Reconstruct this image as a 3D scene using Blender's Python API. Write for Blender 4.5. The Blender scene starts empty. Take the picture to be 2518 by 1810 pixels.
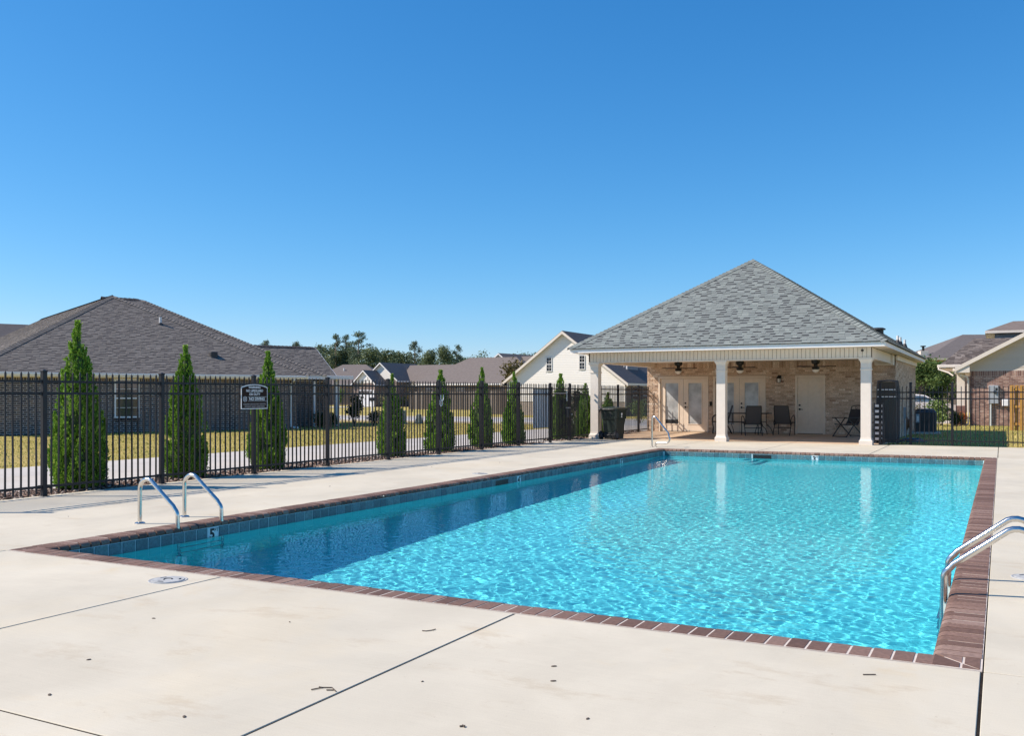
import bpy, bmesh, math, random
import numpy as np
from mathutils import Vector, Matrix, noise

scene = bpy.context.scene
C = scene.collection
R = math.radians
rnd = random.Random(7)

# ------------------------------------------------------------------ camera, sky, sun, exposure
EYE = Vector((0, 0, 1.375))
cam = bpy.data.cameras.new('camera')
cam_o = bpy.data.objects.new('camera', cam)
C.objects.link(cam_o)
cam.lens = 32.58
cam.sensor_width = 36
cam.shift_y = 0.0262
cam.clip_start = 0.1
cam.clip_end = 3000
cam_o.location = EYE
cam_o.rotation_euler = (R(90), 0, 0.486)
scene.camera = cam_o

SUN_DIR = Vector((1.0, 0.54, -1.02)).normalized()      # the way the light travels
world = bpy.data.worlds.new('World')
scene.world = world
world.use_nodes = True
wn = world.node_tree
sky = wn.nodes.new('ShaderNodeTexSky')
sky.sky_type = 'NISHITA'
sky.sun_disc = False
sky.sun_elevation = math.asin(-SUN_DIR.z)
sky.sun_rotation = math.atan2(-SUN_DIR.x, -SUN_DIR.y)
sky.altitude = 200
sky.air_density = 1.0
sky.dust_density = 0.0
sky.ozone_density = 3.0
# clear deep blue: one grade for the whole dome (contrast per channel)
sc0 = wn.nodes.new('ShaderNodeVectorMath'); sc0.operation = 'SCALE'; sc0.inputs['Scale'].default_value = 0.1
wn.links.new(sky.outputs[0], sc0.inputs[0])
sp = wn.nodes.new('ShaderNodeSeparateXYZ'); cb = wn.nodes.new('ShaderNodeCombineXYZ')
wn.links.new(sc0.outputs[0], sp.inputs[0])
for ch, gam, amp in ((0, 1.55, 7.6), (1, 0.95, 6.7), (2, 0.75, 8.1)):
    pw = wn.nodes.new('ShaderNodeMath'); pw.operation = 'POWER'; pw.inputs[1].default_value = gam
    ml = wn.nodes.new('ShaderNodeMath'); ml.operation = 'MULTIPLY'; ml.inputs[1].default_value = amp
    wn.links.new(sp.outputs[ch], pw.inputs[0]); wn.links.new(pw.outputs[0], ml.inputs[0]); wn.links.new(ml.outputs[0], cb.inputs[ch])
bg = wn.nodes['Background']
bg.inputs['Strength'].default_value = 0.1
wn.links.new(cb.outputs[0], bg.inputs['Color'])

sun = bpy.data.lights.new('sun', 'SUN')
sun.energy = 4.0
sun.angle = R(0.5)
sun.color = (1.0, 0.885, 0.785)
sun.cycles.is_caustics_light = True
sun_o = bpy.data.objects.new('sun', sun)
C.objects.link(sun_o)
sun_o.location = (-30, -20, 40)
sun_o.rotation_euler = SUN_DIR.to_track_quat('-Z', 'Y').to_euler()

vs = scene.view_settings
vs.view_transform = 'Standard'
vs.look = 'None'
vs.gamma = 1
vs.use_curve_mapping = False
vs.exposure = 0.72
scene.cycles.use_denoising = True
scene.cycles.max_bounces = 10
scene.cycles.diffuse_bounces = 6
scene.cycles.transparent_max_bounces = 16

# ------------------------------------------------------------------ helpers
def tag(o, label=None, cat=None, group=None, kind=None):
    if label: o['label'] = label
    if cat: o['category'] = cat
    if group: o['group'] = group
    if kind: o['kind'] = kind
    return o

def thing(name, label, cat, loc=(0, 0, 0), rz=0.0, group=None):
    o = bpy.data.objects.new(name, None)
    o.empty_display_size = 0.2
    C.objects.link(o)
    o.location = loc
    o.rotation_euler = (0, 0, rz)
    return tag(o, label, cat, group)

def setting(name, loc=(0, 0, 0)):
    o = bpy.data.objects.new(name, None)
    C.objects.link(o)
    o.location = loc
    o['kind'] = 'structure'
    return o

def link(name, me, parent=None, loc=None, rot=None, scale=None, kind=None, label=None):
    o = bpy.data.objects.new(name, me)
    C.objects.link(o)
    if parent: o.parent = parent
    if loc is not None: o.location = loc
    if rot is not None: o.rotation_euler = rot
    if scale is not None: o.scale = scale
    if kind: o['kind'] = kind
    if label: o['label'] = label
    return o

def copy_tree(o, parent=None):
    c = o.copy()
    C.objects.link(c)
    c.parent = parent
    for ch in list(o.children):
        copy_tree(ch, c)
    return c

class MB:
    """collects simple solids into one mesh"""
    def __init__(s):
        s.v = []; s.f = []; s.m = []; s.cur = 0
    def add(s, v, f):
        n = len(s.v)
        s.v += [tuple(p) for p in v]
        s.f += [tuple(i + n for i in q) for q in f]
        s.m += [s.cur] * len(f)
        return s
    def box(s, x0, x1, y0, y1, z0, z1):
        v = [(x0, y0, z0), (x1, y0, z0), (x1, y1, z0), (x0, y1, z0), (x0, y0, z1), (x1, y0, z1), (x1, y1, z1), (x0, y1, z1)]
        return s.add(v, [(3, 2, 1, 0), (4, 5, 6, 7), (0, 1, 5, 4), (1, 2, 6, 5), (2, 3, 7, 6), (3, 0, 4, 7)])
    def cbox(s, x0, x1, y0, y1, z0, z1, b=0.006):
        """box with its top edges and uprights chamfered"""
        lo = [(x0 + b, y0), (x1 - b, y0), (x1, y0 + b), (x1, y1 - b), (x1 - b, y1), (x0 + b, y1), (x0, y1 - b), (x0, y0 + b)]
        cx, cy = (x0 + x1) / 2, (y0 + y1) / 2
        def ins(p):
            return (p[0] + (b if p[0] < cx else -b), p[1] + (b if p[1] < cy else -b))
        v = [(p[0], p[1], z0) for p in lo] + [(p[0], p[1], z1 - b) for p in lo] + [(*ins(p), z1) for p in lo]
        f = [tuple(range(7, -1, -1)), tuple(range(16, 24))]
        for k in (0, 8):
            for i in range(8):
                j = (i + 1) % 8
                f.append((k + i, k + j, k + 8 + j, k + 8 + i))
        return s.add(v, f)
    def obox(s, c, size, M):
        hx, hy, hz = (q / 2 for q in size)
        v = [Vector(c) + M @ Vector((a * hx, b * hy, d * hz)) for d in (-1, 1) for b in (-1, 1) for a in (-1, 1)]
        return s.add(v, [(0, 2, 3, 1), (4, 5, 7, 6), (0, 1, 5, 4), (1, 3, 7, 5), (3, 2, 6, 7), (2, 0, 4, 6)])
    def bar(s, a, b, w, h, up=(0, 0, 1)):
        a = Vector(a); b = Vector(b); d = (b - a); L = d.length; d.normalize()
        upv = Vector(up)
        if abs(d.dot(upv)) > 0.98: upv = Vector((1, 0, 0))
        side = d.cross(upv).normalized(); u2 = side.cross(d)
        M = Matrix((side, d, u2)).transposed()
        return s.obox((a + b) / 2, (w, L, h), M)
    def tube(s, pts, r, n=8, cap=True):
        pts = [Vector(p) for p in pts]
        rs = r if isinstance(r, (list, tuple)) else [r] * len(pts)
        t0 = (pts[1] - pts[0]).normalized()
        nv = t0.orthogonal().normalized()
        v = []; f = []
        for i, p in enumerate(pts):
            if i == 0: t = t0
            elif i == len(pts) - 1: t = (pts[i] - pts[i - 1]).normalized()
            else: t = ((pts[i] - pts[i - 1]).normalized() + (pts[i + 1] - pts[i]).normalized()).normalized()
            nv = (nv - t * nv.dot(t)).normalized()
            bv = t.cross(nv)
            for k in range(n):
                a = 2 * math.pi * k / n
                v.append(p + (nv * math.cos(a) + bv * math.sin(a)) * rs[i])
        for i in range(len(pts) - 1):
            for k in range(n):
                k2 = (k + 1) % n
                f.append((i * n + k, i * n + k2, (i + 1) * n + k2, (i + 1) * n + k))
        if cap:
            f.append(tuple(range(n - 1, -1, -1)))
            f.append(tuple(range((len(pts) - 1) * n, len(pts) * n)))
        return s.add(v, f)
    def lathe(s, prof, n=16, c=(0, 0, 0), M=None):
        v = []; f = []
        for (r, z) in prof:
            for k in range(n):
                a = 2 * math.pi * k / n
                p = Vector((r * math.cos(a), r * math.sin(a), z))
                if M is not None: p = M @ p
                v.append(p + Vector(c))
        for i in range(len(prof) - 1):
            for k in range(n):
                k2 = (k + 1) % n
                f.append((i * n + k, i * n + k2, (i + 1) * n + k2, (i + 1) * n + k))
        f.append(tuple(range(n - 1, -1, -1)))
        f.append(tuple(range((len(prof) - 1) * n, len(prof) * n)))
        return s.add(v, f)
    def prism(s, poly, d):
        """polygon (3-D points) swept along the vector d"""
        d = Vector(d); n = len(poly)
        v = [Vector(p) for p in poly] + [Vector(p) + d for p in poly]
        f = [tuple(range(n - 1, -1, -1)), tuple(range(n, 2 * n))]
        for i in range(n):
            j = (i + 1) % n
            f.append((i, j, n + j, n + i))
        return s.add(v, f)
    def poly(s, pts):
        return s.add(pts, [tuple(range(len(pts)))])
    def mesh(s, name, mats, smooth=False, fix=True):
        me = bpy.data.meshes.new(name)
        me.from_pydata(s.v, [], s.f)
        for m in (mats if isinstance(mats, (list, tuple)) else [mats]):
            me.materials.append(m)
        if any(s.m): me.polygons.foreach_set('material_index', s.m)
        if fix:
            bm = bmesh.new(); bm.from_mesh(me)
            bmesh.ops.recalc_face_normals(bm, faces=bm.faces)
            bm.to_mesh(me); bm.free()
        if smooth:
            me.polygons.foreach_set('use_smooth', [True] * len(me.polygons))
            try: me.set_sharp_from_angle(angle=R(40))
            except Exception: pass
        me.update()
        return me
    def build(s, name, mats, parent=None, smooth=False, kind=None, label=None, loc=None, rot=None, fix=True):
        return link(name, s.mesh(name, mats, smooth, fix), parent, loc, rot, None, kind, label)

def np_mesh(name, verts, faces, mat, smooth=False):
    """verts (N,3), faces (M,k) arrays"""
    me = bpy.data.meshes.new(name)
    verts = np.asarray(verts, np.float32); faces = np.asarray(faces, np.int32)
    k = faces.shape[1]
    me.vertices.add(len(verts)); me.vertices.foreach_set('co', verts.ravel())
    me.loops.add(faces.size); me.loops.foreach_set('vertex_index', faces.ravel())
    me.polygons.add(len(faces)); me.polygons.foreach_set('loop_start', np.arange(0, faces.size, k, dtype=np.int32))
    me.update(calc_edges=True); me.validate()
    if smooth: me.polygons.foreach_set('use_smooth', np.ones(len(faces), bool))
    me.materials.append(mat)
    return me

def quads_mesh(name, P, A, B, mat, kite=True):
    """many small leaf faces: base P, half width A, length B (all (N,3))"""
    n = len(P)
    if kite:
        v = np.stack([P, P + A + B * 0.55, P + B, P - A + B * 0.55], 1)
    else:
        v = np.stack([P - A, P + A, P + A + B, P - A + B], 1)
    f = np.arange(4 * n).reshape(n, 4)
    return np_mesh(name, v.reshape(-1, 3), f, mat)

def text_mesh(name, body, size, mat, align='CENTER', extrude=0.0006, bold=0.0):
    cu = bpy.data.curves.new(name, 'FONT')
    cu.body = body; cu.size = size; cu.align_x = align; cu.align_y = 'CENTER'
    cu.extrude = extrude; cu.offset = bold; cu.resolution_u = 4
    o = bpy.data.objects.new(name, cu)
    me = bpy.data.meshes.new_from_object(o)
    me.materials.clear(); me.materials.append(mat)
    bpy.data.objects.remove(o); bpy.data.curves.remove(cu)
    return me

# ------------------------------------------------------------------ materials
def new_mat(name):
    m = bpy.data.materials.new(name); m.use_nodes = True
    nt = m.node_tree
    return m, nt, nt.nodes['Principled BSDF']

def nd(nt, typ, **kw):
    n = nt.nodes.new(typ)
    for k, v in kw.items():
        if k.startswith('i_'): n.inputs[k[2:].replace('_', ' ')].default_value = v
        else: setattr(n, k, v)
    return n

def ramp(nt, stops, src, interp='LINEAR'):
    r = nt.nodes.new('ShaderNodeValToRGB')
    r.color_ramp.interpolation = interp
    el = r.color_ramp.elements
    while len(el) < len(stops): el.new(0.5)
    for e, (p, c) in zip(el, stops):
        e.position = p; e.color = (*c, 1)
    nt.links.new(src, r.inputs[0])
    return r

def position(nt, scale=(1, 1, 1), obj=False):
    if obj: src = nd(nt, 'ShaderNodeTexCoord').outputs['Object']
    else: src = nd(nt, 'ShaderNodeNewGeometry').outputs['Position']
    mp = nd(nt, 'ShaderNodeMapping'); mp.inputs['Scale'].default_value = scale
    nt.links.new(src, mp.inputs[0])
    return mp.outputs[0]

def noise_tex(nt, vec, scale, detail=4, rough=0.55, dist=0.0):
    n = nd(nt, 'ShaderNodeTexNoise'); n.inputs['Scale'].default_value = scale
    n.inputs['Detail'].default_value = detail; n.inputs['Roughness'].default_value = rough
    n.inputs['Distortion'].default_value = dist
    nt.links.new(vec, n.inputs['Vector'])
    return n.outputs['Fac']

def mixc(nt, fac, a, b, mode='MIX'):
    m = nd(nt, 'ShaderNodeMix', data_type='RGBA', blend_type=mode)
    for sock, val in ((m.inputs[0], fac), (m.inputs[6], a), (m.inputs[7], b)):
        if hasattr(val, 'links') or hasattr(val, 'is_linked'): nt.links.new(val, sock)
        elif isinstance(val, (int, float)): sock.default_value = val
        else: sock.default_value = (*val, 1)
    return m.outputs[2]

def bump(nt, bsdf, height, strength=0.3, dist=0.01):
    b = nd(nt, 'ShaderNodeBump'); b.inputs['Strength'].default_value = strength; b.inputs['Distance'].default_value = dist
    nt.links.new(height, b.inputs['Height']); nt.links.new(b.outputs[0], bsdf.inputs['Normal'])

def rand_value(nt):
    """one number per object and per separate piece of a mesh"""
    oi = nd(nt, 'ShaderNodeObjectInfo'); g = nd(nt, 'ShaderNodeNewGeometry')
    a = nd(nt, 'ShaderNodeMath', operation='ADD'); nt.links.new(oi.outputs['Random'], a.inputs[0]); nt.links.new(g.outputs['Random Per Island'], a.inputs[1])
    f = nd(nt, 'ShaderNodeMath', operation='FRACT'); nt.links.new(a.outputs[0], f.inputs[0])
    return f.outputs[0]

def plain(name, col, rough=0.6, metal=0.0, var=0.12, nscale=6.0, bmp=0.0, spec=0.5, obj=True):
    """one-colour material with slight mottling"""
    m, nt, b = new_mat(name)
    v = position(nt, obj=obj)
    n = noise_tex(nt, v, nscale, 5)
    lo = tuple(c * (1 - var) for c in col); hi = tuple(min(1, c * (1 + var)) for c in col)
    r = ramp(nt, [(0.3, lo), (0.7, hi)], n)
    nt.links.new(r.outputs[0], b.inputs['Base Color'])
    b.inputs['Roughness'].default_value = rough; b.inputs['Metallic'].default_value = metal
    b.inputs['Specular IOR Level'].default_value = spec
    if bmp: bump(nt, b, noise_tex(nt, v, nscale * 8, 3), bmp, 0.004)
    return m

def pieces(name, stops, rough=0.85, fine=60.0, amount=0.25, bmp=0.4):
    """bricks, shingles: a colour per piece from the ramp, grain on top"""
    m, nt, b = new_mat(name)
    r = ramp(nt, stops, rand_value(nt))
    v = position(nt)
    n = noise_tex(nt, v, fine, 4, 0.65)
    g = ramp(nt, [(0.25, (1 - amount,) * 3), (0.75, (1 + amount,) * 3)], n)
    c = mixc(nt, 1.0, r.outputs[0], g.outputs[0], 'MULTIPLY')
    nt.links.new(c, b.inputs['Base Color'])
    b.inputs['Roughness'].default_value = rough
    b.inputs['Specular IOR Level'].default_value = 0.3
    if bmp: bump(nt, b, n, bmp, 0.004)
    return m

def leaf_mat(name, stops, trans=0.35):
    m, nt, b = new_mat(name)
    r = ramp(nt, stops, rand_value(nt))
    nt.links.new(r.outputs[0], b.inputs['Base Color'])
    b.inputs['Roughness'].default_value = 0.6
    b.inputs['Specular IOR Level'].default_value = 0.25
    t = nd(nt, 'ShaderNodeBsdfTranslucent'); nt.links.new(r.outputs[0], t.inputs['Color'])
    mx = nd(nt, 'ShaderNodeMixShader'); mx.inputs[0].default_value = trans
    out = nt.nodes['Material Output']
    nt.links.new(b.outputs[0], mx.inputs[1]); nt.links.new(t.outputs[0], mx.inputs[2]); nt.links.new(mx.outputs[0], out.inputs[0])
    return m

def concrete(name, base, stain, blot, joint_dark=None):
    m, nt, b = new_mat(name)
    v = position(nt)
    big = noise_tex(nt, v, 0.7, 6, 0.6, 0.4)
    mid = noise_tex(nt, position(nt, (0.8, 1.7, 1)), 1.7, 8, 0.72, 0.3)
    fine = noise_tex(nt, v, 160, 3, 0.7)
    lo = tuple(c * 0.88 for c in base); hi = tuple(min(1, c * 1.07) for c in base)
    c = ramp(nt, [(0.3, lo), (0.7, hi)], big).outputs[0]
    st = ramp(nt, [(0.56, (0, 0, 0)), (0.76, (1, 1, 1))], mid).outputs[0]
    bw = nd(nt, 'ShaderNodeRGBToBW'); nt.links.new(st, bw.inputs[0])
    k = nd(nt, 'ShaderNodeMath', operation='MULTIPLY'); nt.links.new(bw.outputs[0], k.inputs[0]); k.inputs[1].default_value = blot
    c = mixc(nt, k.outputs[0], c, stain)
    sp = noise_tex(nt, v, 34, 2, 0.5)
    spr = ramp(nt, [(0.70, (1, 1, 1)), (0.78, (0.86, 0.83, 0.8))], sp).outputs[0]
    c = mixc(nt, 1.0, c, spr, 'MULTIPLY')
    g = ramp(nt, [(0.2, (0.90,) * 3), (0.8, (1.06,) * 3)], fine).outputs[0]
    c = mixc(nt, 1.0, c, g, 'MULTIPLY')
    # broom strokes, rusty blotches, tide marks where splashed water dried
    br = noise_tex(nt, position(nt, (3, 110, 1)), 1.0, 3, 0.6)
    c = mixc(nt, 1.0, c, ramp(nt, [(0.25, (0.955,) * 3), (0.75, (1.03,) * 3)], br).outputs[0], 'MULTIPLY')
    ru = noise_tex(nt, position(nt, (1, 1.3, 1)), 1.05, 7, 0.68, 0.4)
    c = mixc(nt, 1.0, c, ramp(nt, [(0.60, (1, 1, 1)), (0.74, (1.0, 0.93, 0.82))], ru).outputs[0], 'MULTIPLY')
    tm = noise_tex(nt, position(nt, (1.2, 0.8, 1)), 0.5, 8, 0.7, 0.3)
    c = mixc(nt, 1.0, c, ramp(nt, [(0.38, (0.95, 0.945, 0.94)), (0.5, (1, 1, 1)), (0.62, (1.02, 1.0, 0.965))], tm).outputs[0], 'MULTIPLY')
    nt.links.new(c, b.inputs['Base Color'])
    b.inputs['Roughness'].default_value = 0.85
    b.inputs['Specular IOR Level'].default_value = 0.25
    bump(nt, b, fine, 0.25, 0.003)
    return m

M = {}
M['deck'] = concrete('deck_concrete', (0.605, 0.555, 0.435), (0.47, 0.385, 0.265), 0.8)
M['porch'] = concrete('porch_concrete', (0.56, 0.42, 0.29), (0.52, 0.30, 0.15), 0.8)
M['road'] = concrete('road_concrete', (0.55, 0.51, 0.45), (0.40, 0.37, 0.33), 0.5)
M['street'] = concrete('street_asphalt', (0.46, 0.45, 0.43), (0.33, 0.32, 0.31), 0.5)
M['dark_joint'] = plain('joint_filler', (0.022, 0.017, 0.013), 0.95, var=0.5, nscale=30, spec=0.1, obj=False)
M['mortar'] = plain('pale_mortar', (0.62, 0.54, 0.46), 0.9, var=0.15, nscale=20)
M['grout'] = plain('tile_grout', (0.62, 0.74, 0.74), 0.8)
M['coping'] = pieces('coping_brick', [(0.0, (0.125, 0.070, 0.050)), (0.4, (0.175, 0.103, 0.074)), (0.75, (0.215, 0.13, 0.096)), (1.0, (0.27, 0.18, 0.14))], 0.75, 40, 0.3, 0.3)
M['fence_black'] = plain('black_powder_coat', (0.012, 0.0125, 0.0155), 0.5, var=0.2, spec=0.35)
M['white_trim'] = plain('white_trim_paint', (0.82, 0.81, 0.78), 0.55, var=0.04)
M['cream_trim'] = plain('cream_trim_paint', (0.73, 0.66, 0.565), 0.55, var=0.04)
M['tan_door'] = plain('tan_door_paint', (0.76, 0.645, 0.51), 0.5, var=0.05)
M['soffit'] = plain('tan_soffit', (0.75, 0.65, 0.53), 0.6, var=0.05)
M['groove'] = plain('board_groove', (0.10, 0.08, 0.06), 0.8)
M['black'] = plain('black_paint', (0.012, 0.011, 0.010), 0.45)
M['bronze'] = plain('oil_rubbed_bronze', (0.02, 0.014, 0.010), 0.4, 0.5)
M['blade'] = plain('dark_wood_blade', (0.07, 0.035, 0.02), 0.5, var=0.3)
M['lamp_glass'] = plain('frosted_lamp_glass', (0.75, 0.70, 0.62), 0.4)
M['black_plastic'] = plain('black_plastic', (0.02, 0.021, 0.022), 0.5)
M['cart_green'] = plain('dark_green_plastic', (0.022, 0.033, 0.026), 0.38, var=0.25)
M['white_plastic'] = plain('white_plastic', (0.80, 0.80, 0.80), 0.45, var=0.05)
M['white_print'] = plain('white_print', (0.82, 0.82, 0.80), 0.5, var=0.02)
M['grey_print'] = plain('faded_print', (0.42, 0.38, 0.36), 0.6, var=0.05)
M['black_print'] = plain('black_print', (0.012, 0.012, 0.014), 0.5, var=0.02)
M['sign_brown'] = plain('brown_sign_face', (0.030, 0.018, 0.013), 0.8, var=0.1, spec=0.15)
M['sling'] = plain('grey_brown_sling_fabric', (0.085, 0.075, 0.068), 0.8, var=0.15, nscale=90, bmp=0.3)
M['sling_dark'] = plain('dark_sling_fabric', (0.045, 0.042, 0.045), 0.8, var=0.15, nscale=90, bmp=0.3)
M['lounge_dark'] = plain('black_lounge_mesh', (0.022, 0.022, 0.022), 0.38, var=0.2, nscale=40)
M['grey_metal'] = plain('grey_painted_metal', (0.36, 0.39, 0.42), 0.5, var=0.06)
M['pale_metal'] = plain('pale_aluminium', (0.62, 0.63, 0.64), 0.4, 0.6, var=0.06)
M['ac_metal'] = plain('dark_grey_steel', (0.06, 0.065, 0.075), 0.5, var=0.12)
M['green_box'] = plain('utility_green_paint', (0.13, 0.17, 0.15), 0.6, var=0.08)
M['pvc'] = plain('white_pvc', (0.72, 0.72, 0.70), 0.5, var=0.06)
M['dark_vent'] = plain('dark_roof_vent', (0.035, 0.035, 0.036), 0.6)
M['shutter'] = plain('dark_shutter', (0.025, 0.027, 0.032), 0.6)
M['bark'] = plain('tree_bark', (0.11, 0.085, 0.065), 0.95, var=0.35, nscale=4)
M['pine_bark'] = plain('pale_pine_bark', (0.22, 0.17, 0.13), 0.95, var=0.3, nscale=2)
M['wood_fence'] = pieces('grey_brown_fence_wood', [(0, (0.08, 0.065, 0.054)), (0.6, (0.15, 0.125, 0.102)), (1, (0.28, 0.245, 0.21))], 0.9, 8, 0.25, 0.2)
M['yellow_wood'] = pieces('fresh_yellow_pine', [(0, (0.46, 0.245, 0.055)), (0.6, (0.53, 0.29, 0.075)), (1, (0.60, 0.35, 0.11))], 0.75, 9, 0.2, 0.2)
M['hose'] = plain('blue_hose', (0.03, 0.11, 0.2), 0.5)
M['terracotta'] = plain('terracotta_clay', (0.32, 0.14, 0.07), 0.8)
M['red_bloom'] = leaf_mat('orange_bloom', [(0, (0.35, 0.08, 0.02)), (1, (0.5, 0.18, 0.04))])

def chrome():
    m, nt, b = new_mat('brushed_stainless')
    b.inputs['Base Color'].default_value = (0.66, 0.64, 0.60, 1)
    b.inputs['Metallic'].default_value = 1.0
    n = noise_tex(nt, position(nt, (1, 1, 1), True), 25, 3)
    r = ramp(nt, [(0.3, (0.14,) * 3), (0.7, (0.26,) * 3)], n)
    nt.links.new(r.outputs[0], b.inputs['Roughness'])
    return m
M['steel'] = chrome()

def window_glass(name, col=(0.03, 0.04, 0.05), rough=0.06):
    m, nt, b = new_mat(name)
    v = position(nt)
    n = noise_tex(nt, v, 1.6, 3)
    r = ramp(nt, [(0.35, tuple(c * 0.6 for c in col)), (0.7, tuple(c * 1.5 for c in col))], n)
    nt.links.new(r.outputs[0], b.inputs['Base Color'])
    b.inputs['Roughness'].default_value = rough
    b.inputs['Specular IOR Level'].default_value = 1.0
    bump(nt, b, noise_tex(nt, v, 2.5, 2), 0.04, 0.02)
    return m
M['glass_dark'] = window_glass('dark_window_glass')
M['glass_frost'] = window_glass('frosted_door_glass', (0.44, 0.46, 0.46), 0.22)
M['glass_car'] = window_glass('car_window_glass', (0.05, 0.12, 0.2), 0.03)

def tile_mat():
    m, nt, b = new_mat('blue_slate_tile')
    r = ramp(nt, [(0, (0.055, 0.115, 0.135)), (0.5, (0.08, 0.165, 0.19)), (1, (0.115, 0.20, 0.21))], rand_value(nt))
    v = position(nt)
    n = noise_tex(nt, v, 38, 6, 0.7, 1.2)
    g = ramp(nt, [(0.3, (0.55,) * 3), (0.5, (1.0,) * 3), (0.72, (1.7, 1.6, 1.45))], n)
    nt.links.new(mixc(nt, 1.0, r.outputs[0], g.outputs[0], 'MULTIPLY'), b.inputs['Base Color'])
    b.inputs['Roughness'].default_value = 0.3
    bump(nt, b, n, 0.15, 0.002)
    return m
M['tile'] = tile_mat()
M['marker_tile'] = plain('white_glazed_tile', (0.68, 0.72, 0.72), 0.3, var=0.04)

def plaster():
    m, nt, b = new_mat('aqua_pool_plaster')
    v = position(nt)
    n = noise_tex(nt, v, 7, 5, 0.6, 0.5)
    r = ramp(nt, [(0.3, (0.11, 0.71, 0.77)), (0.7, (0.165, 0.79, 0.82))], n)
    f = noise_tex(nt, v, 90, 3, 0.7)
    g = ramp(nt, [(0.3, (0.88,) * 3), (0.7, (1.1,) * 3)], f)
    nt.links.new(mixc(nt, 1.0, r.outputs[0], g.outputs[0], 'MULTIPLY'), b.inputs['Base Color'])
    b.inputs['Roughness'].default_value = 0.9
    b.inputs['Specular IOR Level'].default_value = 0.0
    return m
M['plaster'] = plaster()

def water_mat():
    m = bpy.data.materials.new('clear_water'); m.use_nodes = True
    nt = m.node_tree; nt.nodes.clear()
    out = nd(nt, 'ShaderNodeOutputMaterial'); g = nd(nt, 'ShaderNodeBsdfRefraction')
    g.inputs['IOR'].default_value = 1.33; g.inputs['Roughness'].default_value = 0.0
    g.inputs['Color'].default_value = (0.94, 0.99, 1.0, 1)
    gl = nd(nt, 'ShaderNodeBsdfGlossy'); gl.inputs['Roughness'].default_value = 0.0
    fr = nd(nt, 'ShaderNodeFresnel'); fr.inputs['IOR'].default_value = 1.33
    half = nd(nt, 'ShaderNodeMath', operation='MULTIPLY'); half.inputs[1].default_value = 0.68      # softened sheen, as through a polarising filter
    nt.links.new(fr.outputs[0], half.inputs[0])
    mx = nd(nt, 'ShaderNodeMixShader')
    nt.links.new(half.outputs[0], mx.inputs[0]); nt.links.new(g.outputs[0], mx.inputs[1]); nt.links.new(gl.outputs[0], mx.inputs[2])
    nt.links.new(mx.outputs[0], out.inputs[0])
    return m
M['water'] = water_mat()

def lawn_mat():
    m, nt, b = new_mat('dormant_lawn')
    v = position(nt)
    a = noise_tex(nt, v, 0.12, 6, 0.6, 0.6)
    d = noise_tex(nt, v, 1.3, 6, 0.7)
    f = noise_tex(nt, v, 30, 4, 0.8)
    c1 = ramp(nt, [(0.33, (0.24, 0.25, 0.05)), (0.5, (0.50, 0.40, 0.125)), (0.68, (0.56, 0.42, 0.165))], a).outputs[0]
    c2 = ramp(nt, [(0.35, (0.31, 0.29, 0.065)), (0.65, (0.55, 0.42, 0.15))], d).outputs[0]
    c = mixc(nt, 0.5, c1, c2)
    g = ramp(nt, [(0.25, (0.6,) * 3), (0.75, (1.25,) * 3)], f).outputs[0]
    nt.links.new(mixc(nt, 1.0, c, g, 'MULTIPLY'), b.inputs['Base Color'])
    b.inputs['Roughness'].default_value = 0.95
    b.inputs['Specular IOR Level'].default_value = 0.1
    bump(nt, b, f, 0.8, 0.03)
    return m
M['lawn'] = lawn_mat()
M['blades'] = leaf_mat('grass_blades', [(0, (0.26, 0.30, 0.06)), (0.4, (0.48, 0.41, 0.115)), (0.7, (0.60, 0.46, 0.17)), (1, (0.68, 0.54, 0.23))], 0.25)
M['stones'] = pieces('river_stones', [(0, (0.07, 0.045, 0.035)), (0.4, (0.17, 0.105, 0.075)), (0.75, (0.29, 0.21, 0.16)), (1, (0.48, 0.42, 0.36))], 0.8, 30, 0.25, 0.2)
M['soil'] = plain('brown_soil', (0.075, 0.05, 0.037), 0.95, var=0.4, nscale=9, obj=False)

BRICK_TAN = pieces('tan_tumbled_brick', [(0, (0.28, 0.18, 0.13)), (0.06, (0.47, 0.335, 0.235)), (0.5, (0.58, 0.43, 0.31)), (0.85, (0.65, 0.50, 0.37)), (1, (0.74, 0.62, 0.50))], 0.9, 38, 0.6, 0.6)
BRICK_DARK = pieces('charcoal_brown_brick', [(0, (0.045, 0.038, 0.040)), (0.5, (0.08, 0.066, 0.066)), (0.8, (0.125, 0.095, 0.082)), (1, (0.18, 0.125, 0.09))], 0.85, 28, 0.3, 0.4)
BRICK_RED = pieces('red_brown_brick', [(0, (0.19, 0.105, 0.085)), (0.5, (0.29, 0.17, 0.135)), (0.8, (0.38, 0.235, 0.185)), (1, (0.47, 0.33, 0.26))], 0.85, 28, 0.3, 0.4)
BRICK_PINK = pieces('pale_pink_brick', [(0, (0.28, 0.17, 0.13)), (0.6, (0.42, 0.29, 0.22)), (1, (0.52, 0.39, 0.31))], 0.85, 28, 0.3, 0.4)
SH_GREY = pieces('slate_grey_shingle', [(0, (0.16, 0.178, 0.168)), (0.3, (0.18, 0.20, 0.189)), (0.7, (0.202, 0.226, 0.21)), (1, (0.23, 0.256, 0.236))], 0.92, 55, 0.25, 0.5)
SH_GREY_BAND = plain('dark_shingle_band', (0.032, 0.033, 0.037), 0.95)
SH_BROWN = pieces('charcoal_brown_shingle', [(0, (0.15, 0.134, 0.117)), (0.4, (0.166, 0.149, 0.131)), (0.75, (0.18, 0.162, 0.142)), (1, (0.198, 0.178, 0.157))], 0.92, 45, 0.22, 0.4)
SH_BROWN_BAND = plain('black_shingle_band', (0.05, 0.044, 0.044), 0.95)
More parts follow.
